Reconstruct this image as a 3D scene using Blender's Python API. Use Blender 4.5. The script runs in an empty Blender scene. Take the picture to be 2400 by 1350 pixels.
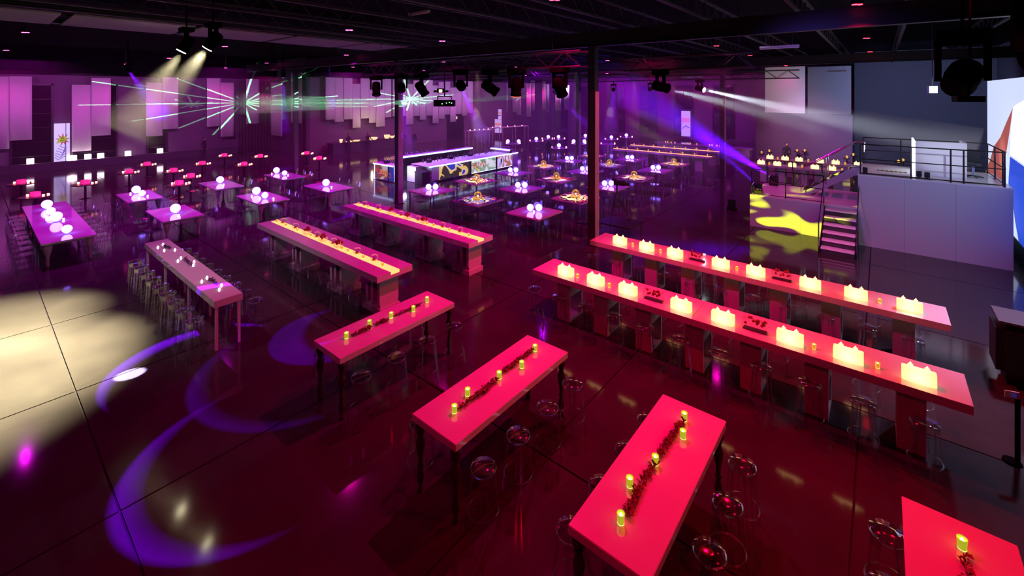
import bpy, bmesh, math, random
from mathutils import Vector, Matrix
random.seed(7)
PI = math.pi
sc = bpy.context.scene
C = sc.collection

# ------------------------------------------------------------------ camera, world, exposure
CH = 5.46            # eye height of the photographer on the mezzanine
YAW = 0.688
FPX = 1053.0
cd = bpy.data.cameras.new('camera')
cam = bpy.data.objects.new('camera', cd); C.objects.link(cam)
cam.location = (0, 0, CH); cam.rotation_euler = (PI / 2, 0, YAW)
cd.sensor_width = 36.0; cd.lens = FPX / 2400 * 36.0
cd.shift_y = -(675 - 217.5) / 2400.0
cd.clip_start = 0.05; cd.clip_end = 300
sc.camera = cam
vs = sc.view_settings
vs.view_transform = 'Standard'; vs.look = 'None'; vs.gamma = 1.0; vs.exposure = 0.0
vs.use_curve_mapping = False
cy = sc.cycles
cy.use_denoising = True
cy.use_adaptive_sampling = True; cy.adaptive_threshold = 0.045
cy.max_bounces = 5; cy.diffuse_bounces = 1; cy.glossy_bounces = 2; cy.transmission_bounces = 4
cy.volume_bounces = 0; cy.transparent_max_bounces = 20
cy.sample_clamp_indirect = 2.0; cy.sample_clamp_direct = 0.0
cy.caustics_reflective = False; cy.caustics_refractive = False
cy.use_light_tree = True
w = bpy.data.worlds.new('world'); sc.world = w; w.use_nodes = True
w.node_tree.nodes['Background'].inputs[0].default_value = (0.30, 0.05, 0.45, 1)
w.node_tree.nodes['Background'].inputs[1].default_value = 0.0


def ray(u, v):
    a = -YAW; dx = (u - 1200) / FPX; dz = -(v - 217.5) / FPX
    return (dx * math.cos(a) + math.sin(a), -dx * math.sin(a) + math.cos(a), dz)
def at(u, v, z=0.0):
    d = ray(u, v); t = (z - CH) / d[2]
    return Vector((d[0] * t, d[1] * t, z))
def aty(u, v, y):
    d = ray(u, v); t = y / d[1]
    return Vector((d[0] * t, y, CH + d[2] * t))
def atx(u, v, x):
    d = ray(u, v); t = x / d[0]
    return Vector((x, d[1] * t, CH + d[2] * t))
def atd(u, v, D):
    d = ray(u, v); return Vector((d[0] * D, d[1] * D, CH + d[2] * D))


# ------------------------------------------------------------------ lights
def lamp(name, kind, loc, energy, color, aim=None, cone=60, blend=0.5, size=0.1):
    ld = bpy.data.lights.new(name, kind); ld.energy = energy; ld.color = color
    if kind == 'SPOT':
        ld.spot_size = math.radians(cone); ld.spot_blend = blend; ld.shadow_soft_size = size
    elif kind == 'AREA':
        ld.shape = 'RECTANGLE'; ld.size = size; ld.size_y = size
    else:
        ld.shadow_soft_size = size
    o = bpy.data.objects.new(name, ld); C.objects.link(o); o.location = loc
    if aim is not None:
        o.rotation_euler = (Vector(aim) - Vector(loc)).to_track_quat('-Z', 'Y').to_euler()
    return o


RED = (1, 0.0, 0.018); PINK = (1, 0.0, 0.17); MAG = (1.0, 0.0, 0.50); PUR = (0.48, 0.0, 1.0); BLU = (0.10, 0.0, 1.0)
VIO = (0.20, 0.0, 1.0); WARM = (1, 0.86, 0.50); COOL = (0.80, 0.86, 1.0)
# the grid of colour-washing ceiling downlights (x, y, colour, watts)
DOWN = []
for x_, ys, col, e in (
        (-0.45, (1.3,), RED, 420), (-2.6, (10.9,), RED, 1900), (1.3, (6.9,), RED, 950), (-0.45, (13.7,), RED, 260), (-0.45, (22.4, 29.9, 37.0, 44.3, 53.0), RED, 40),
        (-5.8, (1.3,), PINK, 260), (-5.8, (8.6,), PINK, 1900), (-5.8, (14.9,), PINK, 800), (-5.8, (21.7, 28.5, 36.0), MAG, 620), (-5.8, (41.0, 50.0), MAG, 60),
        (-14.0, (1.3,), MAG, 260), (-14.0, (8.3,), MAG, 700), (-14.0, (12.5,), MAG, 1100), (-14.0, (19.6, 27.0, 34.5, 42.0, 50.0), PUR, 1700),
        (-23.4, (1.35, 7.6, 13.7), (0.78, 0.0, 0.80), 1900), (-23.4, (21.0, 29.0, 37.0, 45.0), PUR, 1600),
        (-34.0, (1.3, 8.0, 13.7, 20.5), MAG, 1200), (-34.0, (28.0, 36.0, 44.0), MAG, 1000),
        (-43.5, (1.3, 7.6, 14.2), MAG, 120)):
    for y_ in ys:
        DOWN.append((x_, y_, col, e))
for x_, y_, col, e in DOWN:
    lamp('downlight_glow', 'SPOT', (x_, y_, 7.44), e, col, (x_, y_, 0), 128, 0.8, 0.05)
# purple washes on the walls
for y_ in (-3, 4, 11):
    lamp('wall_wash', 'SPOT', (-35.5, y_, 6.9), 1500, (0.80, 0.14, 0.82), (-46, y_ + 2, 2.2), 120, 1.0, 0.2)
for y_ in (24, 31, 38, 46):
    lamp('wall_wash', 'SPOT', (-28.5, y_, 6.9), 1500, (0.72, 0.26, 0.85), (-39, y_ + 1, 3.0), 120, 1.0, 0.2)
for x_, c_, e in ((-34, PUR, 800), (-28, (0.8, 0, .9), 1000), (-22, (0.85, 0, .75), 1000), (-15, (0.85, 0.08, .75), 700), (-9, (0.8, 0.2, 0.7), 400)):
    lamp('wall_wash', 'SPOT', (x_, 48.5, 6.6), e, c_, (x_ - 0.5, 55, 3.0), 110, 0.9, 0.2)
# added fill spots for the stage side, standing in for scattered beam light
lamp('stage_fill', 'SPOT', (-2.5, 8.5, 7.2), 1300, (0.20, 0.12, 1.0), (1.0, 20.4, 1.2), 62, 1.0, 0.5)
lamp('stage_fill', 'SPOT', (-3.0, 15.0, 7.2), 260, (0.62, 0.50, 1.0), (1.2, 22.0, 3.0), 55, 1.0, 0.5)
lamp('partition_wash', 'SPOT', (-5.0, 33.5, 4.2), 2100, (1.0, 0.42, 0.80), (-4.6, 42, 1.4), 60, 1.0, 0.4)
lamp('partition_wash', 'SPOT', (-6.5, 36.0, 6.2), 260, (1.0, 0.86, 0.80), (-6.2, 42, 5.6), 60, 1.0, 0.3)
lamp('drape_wash', 'SPOT', (0.8, 33.0, 6.3), 4200, (0.40, 0.46, 1.0), (1.8, 44, 3.6), 100, 1.0, 0.5)
lamp('stair_wash', 'SPOT', (-3.5, 12.5, 7.4), 2600, (1.0, 0.10, 0.50), (-1.15, 19.0, 0.5), 12, 0.9, 0.2)
# added unseen spots aimed upward to lift the joists and ceiling boards
lamp('roof_glow', 'SPOT', (-4.0, 20.0, 4.6), 120, (0.85, 0.62, 1.0), (-3.5, 22.0, 8.4), 150, 1.0, 0.6)
lamp('roof_glow', 'SPOT', (-17.0, 3.0, 6.2), 25, (1.0, 0.55, 0.75), (-18.0, 5.0, 7.6), 120, 1.0, 0.6)


def gobo(o, build):
    """project a pattern: build(nt, vec) returns a 0..1 socket; vec = direction in the lamp's own frame, x/z and y/z"""
    ld = o.data; ld.use_nodes = True; nt = ld.node_tree
    em = nt.nodes['Emission']
    tc = nt.nodes.new('ShaderNodeTexCoord'); sp = nt.nodes.new('ShaderNodeSeparateXYZ')
    nt.links.new(tc.outputs['Normal'], sp.inputs[0])
    def M(op, a, b=None, c=None):
        n = nt.nodes.new('ShaderNodeMath'); n.operation = op
        for i, s in enumerate((a, b, c)):
            if s is None: continue
            if isinstance(s, (int, float)): n.inputs[i].default_value = s
            else: nt.links.new(s, n.inputs[i])
        return n.outputs[0]
    az = M('ABSOLUTE', sp.outputs[2])
    u = M('DIVIDE', sp.outputs[0], az); v = M('DIVIDE', sp.outputs[1], az)
    nt.links.new(build(nt, M, u, v), em.inputs['Strength'])
def crescent(r1, off, r2, soft=0.04):
    def b(nt, M, u, v):
        d1 = M('SQRT', M('ADD', M('MULTIPLY', u, u), M('MULTIPLY', v, v)))
        u2 = M('SUBTRACT', u, off[0]); v2 = M('SUBTRACT', v, off[1])
        d2 = M('SQRT', M('ADD', M('MULTIPLY', u2, u2), M('MULTIPLY', v2, v2)))
        ins = M('MULTIPLY_ADD', d1, -1 / (r1 * soft), r1 / (r1 * soft)); out = M('MULTIPLY_ADD', d2, 1 / (r2 * soft * 3), -r2 / (r2 * soft * 3))
        for _s in (ins.node, out.node): _s.use_clamp = True
        return M('MULTIPLY', ins, out)
    return b
def star(n, width, rmin, rmax, vs_=2.6):
    """a burst of n thin laser rays of uneven length"""
    def b(nt, M, u, v):
        v = M('MULTIPLY', v, vs_); a = M('ARCTAN2', v, u); d = M('SQRT', M('ADD', M('MULTIPLY', u, u), M('MULTIPLY', v, v)))
        k = M('MULTIPLY', a, n / (2 * PI)); f = M('ABSOLUTE', M('SUBTRACT', M('FRACT', k), 0.5))
        arc = M('MULTIPLY', M('MULTIPLY', f, 2 * PI / n), d)
        line = M('LESS_THAN', arc, width)
        wn = nt.nodes.new('ShaderNodeTexWhiteNoise'); wn.noise_dimensions = '1D'
        nt.links.new(M('FLOOR', k), wn.inputs['W'])
        lim = M('MULTIPLY_ADD', wn.outputs['Value'], rmax - rmin, rmin)
        return M('MULTIPLY', line, M('LESS_THAN', d, lim))
    return b
def swirl(scale, thr):
    def b(nt, M, u, v):
        cb = nt.nodes.new('ShaderNodeCombineXYZ'); nt.links.new(M('MULTIPLY', u, scale), cb.inputs[0]); nt.links.new(M('MULTIPLY', v, scale * 2.2), cb.inputs[1])
        nz = nt.nodes.new('ShaderNodeTexNoise'); nz.inputs['Scale'].default_value = 1.0; nz.inputs['Detail'].default_value = 0.4; nz.inputs['Distortion'].default_value = 1.1
        nt.links.new(cb.outputs[0], nz.inputs[0])
        m = M('MULTIPLY_ADD', nz.outputs['Fac'], 13.0, -13.0 * thr); m.node.use_clamp = True
        return m
    return b


# warm white pool on the open floor, from the two spots at the upper left
S1P = atd(500, 95, 12.1); S2P = atd(437, 103, 13.1)
POOL = at(-10, 735)
def past(p, q, d=0.36): p, q = Vector(p), Vector(q); return p + (q - p).normalized() * d
WS = [lamp('pool_spot', 'SPOT', past(S1P, POOL), 70000, WARM, at(-190, 940), 50, 1.0, 0.08), lamp('pool_spot', 'SPOT', past(S2P, at(40, 780)), 40000, WARM, at(-90, 790), 40, 1.0, 0.08)]
# violet crescents on the floor
def floor_crescent(cx, cy_, r, dx, dy, e, h=6.9, soft=0.05):
    o = lamp('crescent_spot', 'SPOT', (cx, cy_, h), e, VIO, (cx, cy_, 0), 2 * math.degrees(math.atan(r * 1.08 / h)), 0.05, 0.01)
    gobo(o, crescent(r / h, (dx / h, dy / h), r / h, soft))
floor_crescent(-7.4, 2.85, 1.75, 0.05, 0.42, 15000)
floor_crescent(-10.7, 3.0, 1.55, 0.42, 0.12, 42000)
floor_crescent(-9.1, 4.35, 1.95, 0.0, 0.40, 5200)
floor_crescent(-9.7, 5.2, 1.2, 0.25, 0.75, 5200)
floor_crescent(-19.3, 10.4, 1.35, -0.3, -0.55, 14000)
lamp('hot_spot', 'SPOT', (-9.5, 6.5, 6.6), 160000, (0.6, 0.5, 1.0), at(305, 877), 3.0, 0.4, 0.02)  # added narrow spot, stands in for a bright glint on the floor
lamp('pale_spot', 'SPOT', (-13.6, 1.0, 7.2), 600, (1.0, .58, .80), (-13.6, 3.5, 1.0), 60, 0.9, 0.1)  # added spot to lift the pale bar table; no fixture hangs there
lamp('blue_spot', 'SPOT', (-9.5, 13.5, 5.5), 2600, VIO, at(1430, 545), 12, 0.5, 0.05)
lamp('floor_fill', 'SPOT', (2.6, 15.5, 7.2), 3000, (0.62, 0.50, 1.0), (1.9, 11.2, 0), 40, 1.0, 0.2)  # added spot that brightens the floor right of the long block tables
# yellow swirls on the low stage and its stairs
gobo(lamp('yellow_gobo', 'SPOT', (-6.5, 10.5, 5.6), 15000, (0.78, 0.86, 0.0), (-2.95, 20.7, 1.0), 23, 0.25, 0.01), swirl(7.0, 0.50))
for y_ in (17.5, 20.5, 24.0):
    lamp('bar_fill', 'SPOT', (-22.0, y_, 6.2), 900, (0.45, 0.50, 1.0), (-22.4, y_, 1.0), 50, 0.9, 0.1)  # added fill over the bar counters, without any fixture
# green laser bursts on the hanging banners
for px, py, X, e, cone, n, rr in ((571, 241, -45.6, 80000, 42, 15, (0.05, 0.36)), (452, 245, -45.9, 25000, 12, 9, (0.02, 0.06)), (962, 232, -38.4, 70000, 26, 13, (0.05, 0.20)), (1211, 226, -30.8, 30000, 14, 11, (0.02, 0.09))):
    tg = atx(px, py, X); src = aty(1042, 241, 9.42); lw_ = 0.045 / (tg - src).length
    gobo(lamp('laser_fan', 'SPOT', past(src, tg, .62), e * 2, (0.25, 1.0, 0.40), tg, cone, 0.0, 0.001), star(n, lw_ * 2, *rr))


# ------------------------------------------------------------------ materials
def mat(name, col, rough=0.5, metal=0.0, spec=0.5, emit=None, strength=0.0, noise=None, bump=None, coat=0.0):
    m = bpy.data.materials.new(name); m.use_nodes = True; nt = m.node_tree; b = nt.nodes['Principled BSDF']
    b.inputs['Base Color'].default_value = (*col, 1); b.inputs['Roughness'].default_value = rough
    b.inputs['Metallic'].default_value = metal; b.inputs['Specular IOR Level'].default_value = spec
    if coat: b.inputs['Coat Weight'].default_value = coat; b.inputs['Coat Roughness'].default_value = 0.04
    if emit: b.inputs['Emission Color'].default_value = (*emit, 1); b.inputs['Emission Strength'].default_value = strength
    if noise:
        sc_, c2 = noise
        tc = nt.nodes.new('ShaderNodeTexCoord'); nz = nt.nodes.new('ShaderNodeTexNoise'); nz.inputs['Scale'].default_value = sc_; nz.inputs['Detail'].default_value = 5
        rp = nt.nodes.new('ShaderNodeValToRGB'); rp.color_ramp.elements[0].position = .3; rp.color_ramp.elements[1].position = .7
        rp.color_ramp.elements[0].color = (*col, 1); rp.color_ramp.elements[1].color = (*c2, 1)
        nt.links.new(tc.outputs['Object'], nz.inputs['Vector']); nt.links.new(nz.outputs['Fac'], rp.inputs[0]); nt.links.new(rp.outputs[0], b.inputs['Base Color'])
    if bump:
        sc_, st = bump
        tc = nt.nodes.new('ShaderNodeTexCoord'); nz = nt.nodes.new('ShaderNodeTexNoise'); nz.inputs['Scale'].default_value = sc_; nz.inputs['Detail'].default_value = 4
        bp = nt.nodes.new('ShaderNodeBump'); bp.inputs['Strength'].default_value = st; bp.inputs['Distance'].default_value = 0.01
        nt.links.new(tc.outputs['Object'], nz.inputs['Vector']); nt.links.new(nz.outputs['Fac'], bp.inputs['Height']); nt.links.new(bp.outputs[0], b.inputs['Normal'])
    return m
def glow(name, col, st, sample=True):
    m = mat(name, col, 0.4, emit=col, strength=st)
    if not sample: m.cycles.emission_sampling = 'NONE'
    return m
def acrylic(name, tint=(0.93, 0.93, 0.95), gl=0.10, rough=0.06):
    m = bpy.data.materials.new(name); m.use_nodes = True; nt = m.node_tree; nt.nodes.clear()
    o = nt.nodes.new('ShaderNodeOutputMaterial'); t = nt.nodes.new('ShaderNodeBsdfTransparent'); g = nt.nodes.new('ShaderNodeBsdfGlossy')
    t.inputs[0].default_value = (*tint, 1); g.inputs['Roughness'].default_value = rough; g.inputs[0].default_value = (1, 1, 1, 1)
    lw = nt.nodes.new('ShaderNodeLayerWeight'); lw.inputs['Blend'].default_value = 0.35
    ma = nt.nodes.new('ShaderNodeMath'); ma.operation = 'MULTIPLY_ADD'; ma.inputs[1].default_value = 0.45; ma.inputs[2].default_value = gl
    mx = nt.nodes.new('ShaderNodeMixShader')
    nt.links.new(lw.outputs['Facing'], ma.inputs[0]); nt.links.new(ma.outputs[0], mx.inputs[0]); nt.links.new(t.outputs[0], mx.inputs[1]); nt.links.new(g.outputs[0], mx.inputs[2]); nt.links.new(mx.outputs[0], o.inputs[0])
    return m


M_floor = mat('polished_concrete', (0.034, 0.031, 0.031), 0.09, spec=0.42, noise=(0.9, (0.050, 0.046, 0.044)), bump=(0.8, 0.03))
M_joint = mat('joint_filler', (0.006, 0.005, 0.005), 0.8)
M_wall = mat('wall_paint', (0.12, 0.075, 0.13), 0.7, bump=(3, 0.05))
M_walldark = mat('dark_wall_paint', (0.05, 0.05, 0.06), 0.8, bump=(3, 0.05))
M_black = mat('black_metal', (0.006, 0.006, 0.007), 0.45)
M_blackmatte = mat('black_cloth', (0.003, 0.003, 0.004), 0.95, spec=0.05, bump=(9, 0.2))
M_deck = mat('roof_deck', (0.004, 0.004, 0.005), 0.9, spec=0.05)
M_joist = mat('painted_steel_joist', (0.05, 0.05, 0.055), 0.5, spec=0.2)
M_cpanel = mat('ceiling_board', (0.25, 0.25, 0.25), 0.9, noise=(20, (0.20, 0.20, 0.20)))
M_banner = mat('white_banner_cloth', (0.80, 0.80, 0.80), 0.9, bump=(4, 0.2))
M_white = mat('white_lacquer', (0.82, 0.82, 0.82), 0.10, spec=0.6, coat=1.0, bump=(1.5, 0.02)); M_white.node_tree.nodes['Principled BSDF'].inputs['Coat IOR'].default_value = 1.9
M_whiteside = mat('white_laminate', (0.72, 0.70, 0.72), 0.45, noise=(30, (0.64, 0.62, 0.64)))
M_wood = mat('dark_wood', (0.05, 0.03, 0.03), 0.35, noise=(12, (0.03, 0.018, 0.018)))
M_turned = mat('pale_painted_wood', (0.55, 0.52, 0.52), 0.45, noise=(14, (0.45, 0.42, 0.42)))
M_chrome = mat('chrome', (0.75, 0.75, 0.78), 0.15, metal=1)
M_ghost = acrylic('clear_acrylic', gl=.06)
M_glass = acrylic('clear_glass', (0.97, 0.97, 0.97), 0.05, 0.02)
M_globe = glow('lit_globe', (0.24, 0.125, 1.0), 8.5)
M_block = glow('lit_block', (1.0, 0.66, 0.26), 1.5)
def _blk():
    nt = M_block.node_tree; b = nt.nodes['Principled BSDF']; tc = nt.nodes.new('ShaderNodeTexCoord'); mp = nt.nodes.new('ShaderNodeMapping')
    mp.inputs['Location'].default_value = (0, 0, -.42); mp.inputs['Scale'].default_value = (4.2, 4.0, 4.6)
    gr = nt.nodes.new('ShaderNodeTexGradient'); gr.gradient_type = 'SPHERICAL'; ma = nt.nodes.new('ShaderNodeMath'); ma.operation = 'MULTIPLY_ADD'; ma.inputs[1].default_value = 2.6; ma.inputs[2].default_value = 1.0
    nt.links.new(tc.outputs['Object'], mp.inputs[0]); nt.links.new(mp.outputs[0], gr.inputs[0]); nt.links.new(gr.outputs[0], ma.inputs[0]); nt.links.new(ma.outputs[0], b.inputs['Emission Strength'])
_blk()   # emission graded brighter in the middle, imitating a bulb inside the translucent block
M_flame = glow('candle_flame', (1.0, 0.50, 0.12), 9, False)
M_whitecandle = glow('white_candle', (1.0, 0.72, 0.85), 6, False)
M_yflame = glow('candle_light', (1.0, 0.85, 0.25), 8, False)
M_gglass = mat('green_votive_glass', (0.25, 0.40, 0.02), 0.1, emit=(0.55, 0.75, 0.03), strength=0.55); M_gglass.cycles.emission_sampling = 'NONE'  # candle glow put into the green glass as emission
M_gold = mat('gold_votive_glass', (0.8, 0.50, 0.10), 0.2, metal=0.5, emit=(1.0, 0.55, 0.05), strength=0.45); M_gold.cycles.emission_sampling = 'NONE'  # candlelight from within put into gold cups and wire as emission
M_strip = glow('lit_runner', (1.0, 0.42, 0.12), 1.75)
M_redglow = glow('red_candle', (1.0, 0.30, 0.22), 6, False)
M_pinkcube = glow('pink_vase', (1.0, 0.02, 0.30), 0.9, False)
M_leaf = mat('red_leaves', (0.22, 0.05, 0.03), 0.6)
M_darkleaf = mat('dark_leaves', (0.03, 0.03, 0.05), 0.6)
M_rose = mat('red_roses', (0.35, 0.01, 0.01), 0.6)
M_downlens = glow('pink_lens', (1.0, 0.05, 0.35), 14, False)
M_downred = glow('red_lens', (1.0, 0.02, 0.05), 14, False)
M_warmlens = glow('warm_lens', (1.0, 0.88, 0.55), 30, False)
M_bluelens = glow('blue_lens', (0.25, 0.15, 1.0), 12, False)
M_whitelens = glow('white_lens', (0.85, 0.92, 1.0), 20, False)
M_exit = glow('sign_face', (0.70, 1.0, 0.90), 3, False)
M_ledwhite = glow('bar_led', (0.50, 0.60, 1.0), 2.6)
M_barwhite = mat('bar_white', (0.75, 0.75, 0.80), 0.4)
M_stage = mat('stage_cladding', (0.55, 0.55, 0.58), 0.6, bump=(2, 0.03))
M_stagetop = mat('stage_top', (0.75, 0.75, 0.78), 0.25)
M_screen = glow('screen_pale', (0.62, 0.72, 0.95), 0.95)
M_scrwhite = glow('screen_white', (0.90, 0.95, 1.0), 1.3)
M_scrbrown = glow('screen_brown', (0.36, 0.085, 0.065), 0.9, False)
M_scrblue = glow('screen_blue', (0.015, 0.07, 0.60), 0.9, False)
M_win = mat('window_glass', (0.008, 0.006, 0.012), 0.06, spec=0.5)
M_pillar = mat('pillar_paint', (0.03, 0.025, 0.025), 0.6)
M_fix = mat('fixture_black', (0.0015, 0.0015, 0.0015), 0.9, spec=0.02)
M_pillarpale = mat('pillar_board', (0.40, 0.37, 0.36), 0.6, noise=(6, (0.33, 0.30, 0.30)))
M_skin = mat('skin', (0.30, 0.18, 0.13), 0.6)
M_suit = mat('dark_clothes', (0.012, 0.012, 0.016), 0.8)
M_shirt = mat('white_shirt', (0.5, 0.5, 0.5), 0.8)
M_bottle = mat('bottle_glass', (0.30, 0.22, 0.34), 0.08, spec=0.8)
M_curtain = mat('dark_curtain', (0.045, 0.03, 0.035), 0.8)
M_hazblack = mat('hazard_black', (0.01, 0.01, 0.01), 0.6)
M_hazyel = mat('hazard_yellow', (0.75, 0.62, 0.05), 0.5)


def haze(name, dens, col=(1, 1, 1)):
    m = bpy.data.materials.new(name); m.use_nodes = True; nt = m.node_tree; nt.nodes.clear()
    o = nt.nodes.new('ShaderNodeOutputMaterial'); v = nt.nodes.new('ShaderNodeVolumeScatter')
    v.inputs['Color'].default_value = (*col, 1); v.inputs['Density'].default_value = dens; v.inputs['Anisotropy'].default_value = 0.0
    nt.links.new(v.outputs[0], o.inputs['Volume'])
    return m


# ------------------------------------------------------------------ mesh helpers
class MB:
    def __init__(s): s.v = []; s.f = []
    def box(s, cx, cy_, cz, sx, sy, sz, rz=0.0):
        n = len(s.v); c, si = math.cos(rz), math.sin(rz)
        for dz in (-.5, .5):
            for dx, dy in ((-.5, -.5), (.5, -.5), (.5, .5), (-.5, .5)):
                x, y = dx * sx, dy * sy
                s.v.append((cx + x * c - y * si, cy_ + x * si + y * c, cz + dz * sz))
        s.f += [(n, n + 3, n + 2, n + 1), (n + 4, n + 5, n + 6, n + 7), (n, n + 1, n + 5, n + 4), (n + 1, n + 2, n + 6, n + 5), (n + 2, n + 3, n + 7, n + 6), (n + 3, n, n + 4, n + 7)]
        return s
    def bx(s, x0, x1, y0, y1, z0, z1): return s.box((x0 + x1) / 2, (y0 + y1) / 2, (z0 + z1) / 2, abs(x1 - x0), abs(y1 - y0), abs(z1 - z0))
    def tube(s, p0, p1, r0, r1=None, n=8, caps=True):
        r1 = r0 if r1 is None else r1
        p0, p1 = Vector(p0), Vector(p1); d = (p1 - p0).normalized()
        a = d.orthogonal().normalized(); b = d.cross(a); k = len(s.v)
        for p, r in ((p0, r0), (p1, r1)):
            for i in range(n):
                t = 2 * PI * i / n; s.v.append(tuple(p + a * (r * math.cos(t)) + b * (r * math.sin(t))))
        for i in range(n):
            j = (i + 1) % n; s.f.append((k + i, k + j, k + n + j, k + n + i))
        if caps: s.f += [tuple(k + i for i in range(n))[::-1], tuple(k + n + i for i in range(n))]
        return s
    def path(s, pts, r, n=6):
        for a, b in zip(pts, pts[1:]): s.tube(a, b, r, r, n)
        return s
    def lathe(s, prof, n=16, c=(0, 0, 0), caps=True):
        k = len(s.v)
        for r, z in prof:
            for i in range(n):
                t = 2 * PI * i / n; s.v.append((c[0] + r * math.cos(t), c[1] + r * math.sin(t), c[2] + z))
        for q in range(len(prof) - 1):
            for i in range(n):
                j = (i + 1) % n; s.f.append((k + q * n + i, k + q * n + j, k + (q + 1) * n + j, k + (q + 1) * n + i))
        if caps:
            s.f.append(tuple(k + i for i in range(n))[::-1]); m = k + (len(prof) - 1) * n; s.f.append(tuple(m + i for i in range(n)))
        return s
    def ball(s, c, r, n=16, m=10, sz=1.0):
        return s.lathe([(max(1e-4, r * math.sin(PI * i / m)), -r * sz * math.cos(PI * i / m)) for i in range(m + 1)], n, c, False)
    def poly(s, pts, nrm, th):
        """flat polygon of 3-D points given a thickness along nrm"""
        k = len(s.v); n = len(pts); nv = Vector(nrm) * th
        s.v += [tuple(Vector(p)) for p in pts] + [tuple(Vector(p) + nv) for p in pts]
        s.f += [tuple(range(k, k + n))[::-1], tuple(range(k + n, k + 2 * n))]
        for i in range(n):
            j = (i + 1) % n; s.f.append((k + i, k + j, k + n + j, k + n + i))
        return s
    def ring(s, c, R, r, n=20, m=6):
        k = len(s.v)
        for i in range(n):
            t = 2 * PI * i / n
            for j in range(m):
                a = 2 * PI * j / m; q = R + r * math.cos(a)
                s.v.append((c[0] + q * math.cos(t), c[1] + q * math.sin(t), c[2] + r * math.sin(a)))
        for i in range(n):
            for j in range(m):
                i2, j2 = (i + 1) % n, (j + 1) % m
                s.f.append((k + i * m + j, k + i2 * m + j, k + i2 * m + j2, k + i * m + j2))
        return s
    def grid(s, fn, nu, nv, th=None):
        k = len(s.v)
        for i in range(nu + 1):
            for j in range(nv + 1): s.v.append(tuple(fn(i / nu, j / nv)))
        for i in range(nu):
            for j in range(nv):
                a = k + i * (nv + 1) + j; s.f.append((a, a + 1, a + nv + 2, a + nv + 1))
        return s
    def obj(s, name, m, parent=None, smooth=False, bevel=0.0, solid=0.0):
        me = bpy.data.meshes.new(name); me.from_pydata(s.v, [], s.f); me.update()
        if bevel:
            bm = bmesh.new(); bm.from_mesh(me)
            bmesh.ops.bevel(bm, geom=[e for e in bm.edges if len(e.link_faces) == 2 and e.calc_face_angle() > 0.6], offset=bevel, segments=2, affect='EDGES', clamp_overlap=True)
            bm.to_mesh(me); bm.free()
        if smooth:
            for p in me.polygons: p.use_smooth = True
        me.materials.append(m)
        o = bpy.data.objects.new(name, me); C.objects.link(o)
        if parent is not None: o.parent = parent
        if solid:
            md = o.modifiers.new('thickness', 'SOLIDIFY'); md.thickness = solid
        return o


def tag(o, label, cat, group=None, kind=None):
    if len(label.replace('-', 'x').split()) > 16: print('LONG', label)
    o['label'] = label; o['category'] = cat
    if group: o['group'] = group
    if kind: o['kind'] = kind
    return o
def thing(name, label, cat, loc=(0, 0, 0), rz=0.0, group=None):
    o = bpy.data.objects.new(name, None); C.objects.link(o); o.empty_display_size = 0.1
    o.location = loc; o.rotation_euler = (0, 0, rz); return tag(o, label, cat, group)
def text(body, size, parent, loc, rot, m, center=False):
    fc = bpy.data.curves.new('lettering', 'FONT'); fc.body = body; fc.size = size; fc.extrude = .004
    if center: fc.align_x = 'CENTER'
    tmp = bpy.data.objects.new('tmp_text', fc); C.objects.link(tmp)
    me = bpy.data.meshes.new_from_object(tmp.evaluated_get(bpy.context.evaluated_depsgraph_get()))
    bpy.data.objects.remove(tmp); me.materials.clear(); me.materials.append(m)
    t = bpy.data.objects.new('lettering', me); C.objects.link(t); t.parent = parent; t.location = loc; t.rotation_euler = rot
    return t
def struct(o): o['kind'] = 'structure'; return o
class Proto:
    """builds a thing once, then copies it part by part"""
    def __init__(s, fn): s.fn = fn; s.first = None
    def put(s, label, cat, loc, rz=0.0, group=None, scale=None):
        if s.first is None:
            s.first = s.fn(); o = s.first; s.kids = list(o.children)
        else:
            o = s.first.copy(); C.objects.link(o)
            for ch in s.kids:
                c = ch.copy(); C.objects.link(c); c.parent = o
                for g in ch.children:
                    d = g.copy(); C.objects.link(d); d.parent = c
        o.location = loc; o.rotation_euler = (0, 0, rz)
        if scale: o.scale = scale
        tag(o, label, cat, group)
        return o
def empty(name):
    o = bpy.data.objects.new(name, None); C.objects.link(o); o.empty_display_size = 0.1; return o
ORD = ['first', 'second', 'third', 'fourth', 'fifth', 'sixth', 'seventh', 'eighth', 'ninth', 'tenth', 'eleventh', 'twelfth', 'thirteenth', 'fourteenth', 'fifteenth', 'sixteenth', 'seventeenth', 'eighteenth', 'nineteenth', 'twentieth', 'twenty-first', 'twenty-second', 'twenty-third']

# ------------------------------------------------------------------ room shell
XL, XR, YB, YF, ZC = -46.0, 6.0, -9.0, 55.0, 8.6
floor = struct(MB().bx(XL - 2, XR, YB, YF, -0.30, -0.02).obj('floor', M_joint))
xs = [-0.28 - 3.70 * k for k in range(-1, 13)]; xs = sorted([XR] + [x for x in xs if XL < x < XR] + [XL - 2]); 
ys = sorted([YB] + [1.28 + 4.25 * k for k in range(-2, 13) if YB < 1.28 + 4.25 * k < YF] + [YF])
G = 0.014
for x0, x1 in zip(xs, xs[1:]):
    for y0, y1 in zip(ys, ys[1:]):
        MB().bx(x0 + G, x1 - G, y0 + G, y1 - G, -0.02, 0.0).obj('floor_slab', M_floor, floor)
ceiling = struct(MB().bx(XL - 2, XR, YB, YF, ZC, ZC + 0.2).obj('ceiling', M_deck))
YJ = 19.0; XM = -39.0
struct(MB().bx(XL - 0.3, XL, YB, YJ, 0, ZC).obj('wall_left', M_wall))
struct(MB().bx(XL - 0.3, XM, YJ, YJ + 0.3, 0, ZC).obj('wall_recess', M_walldark))
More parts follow.
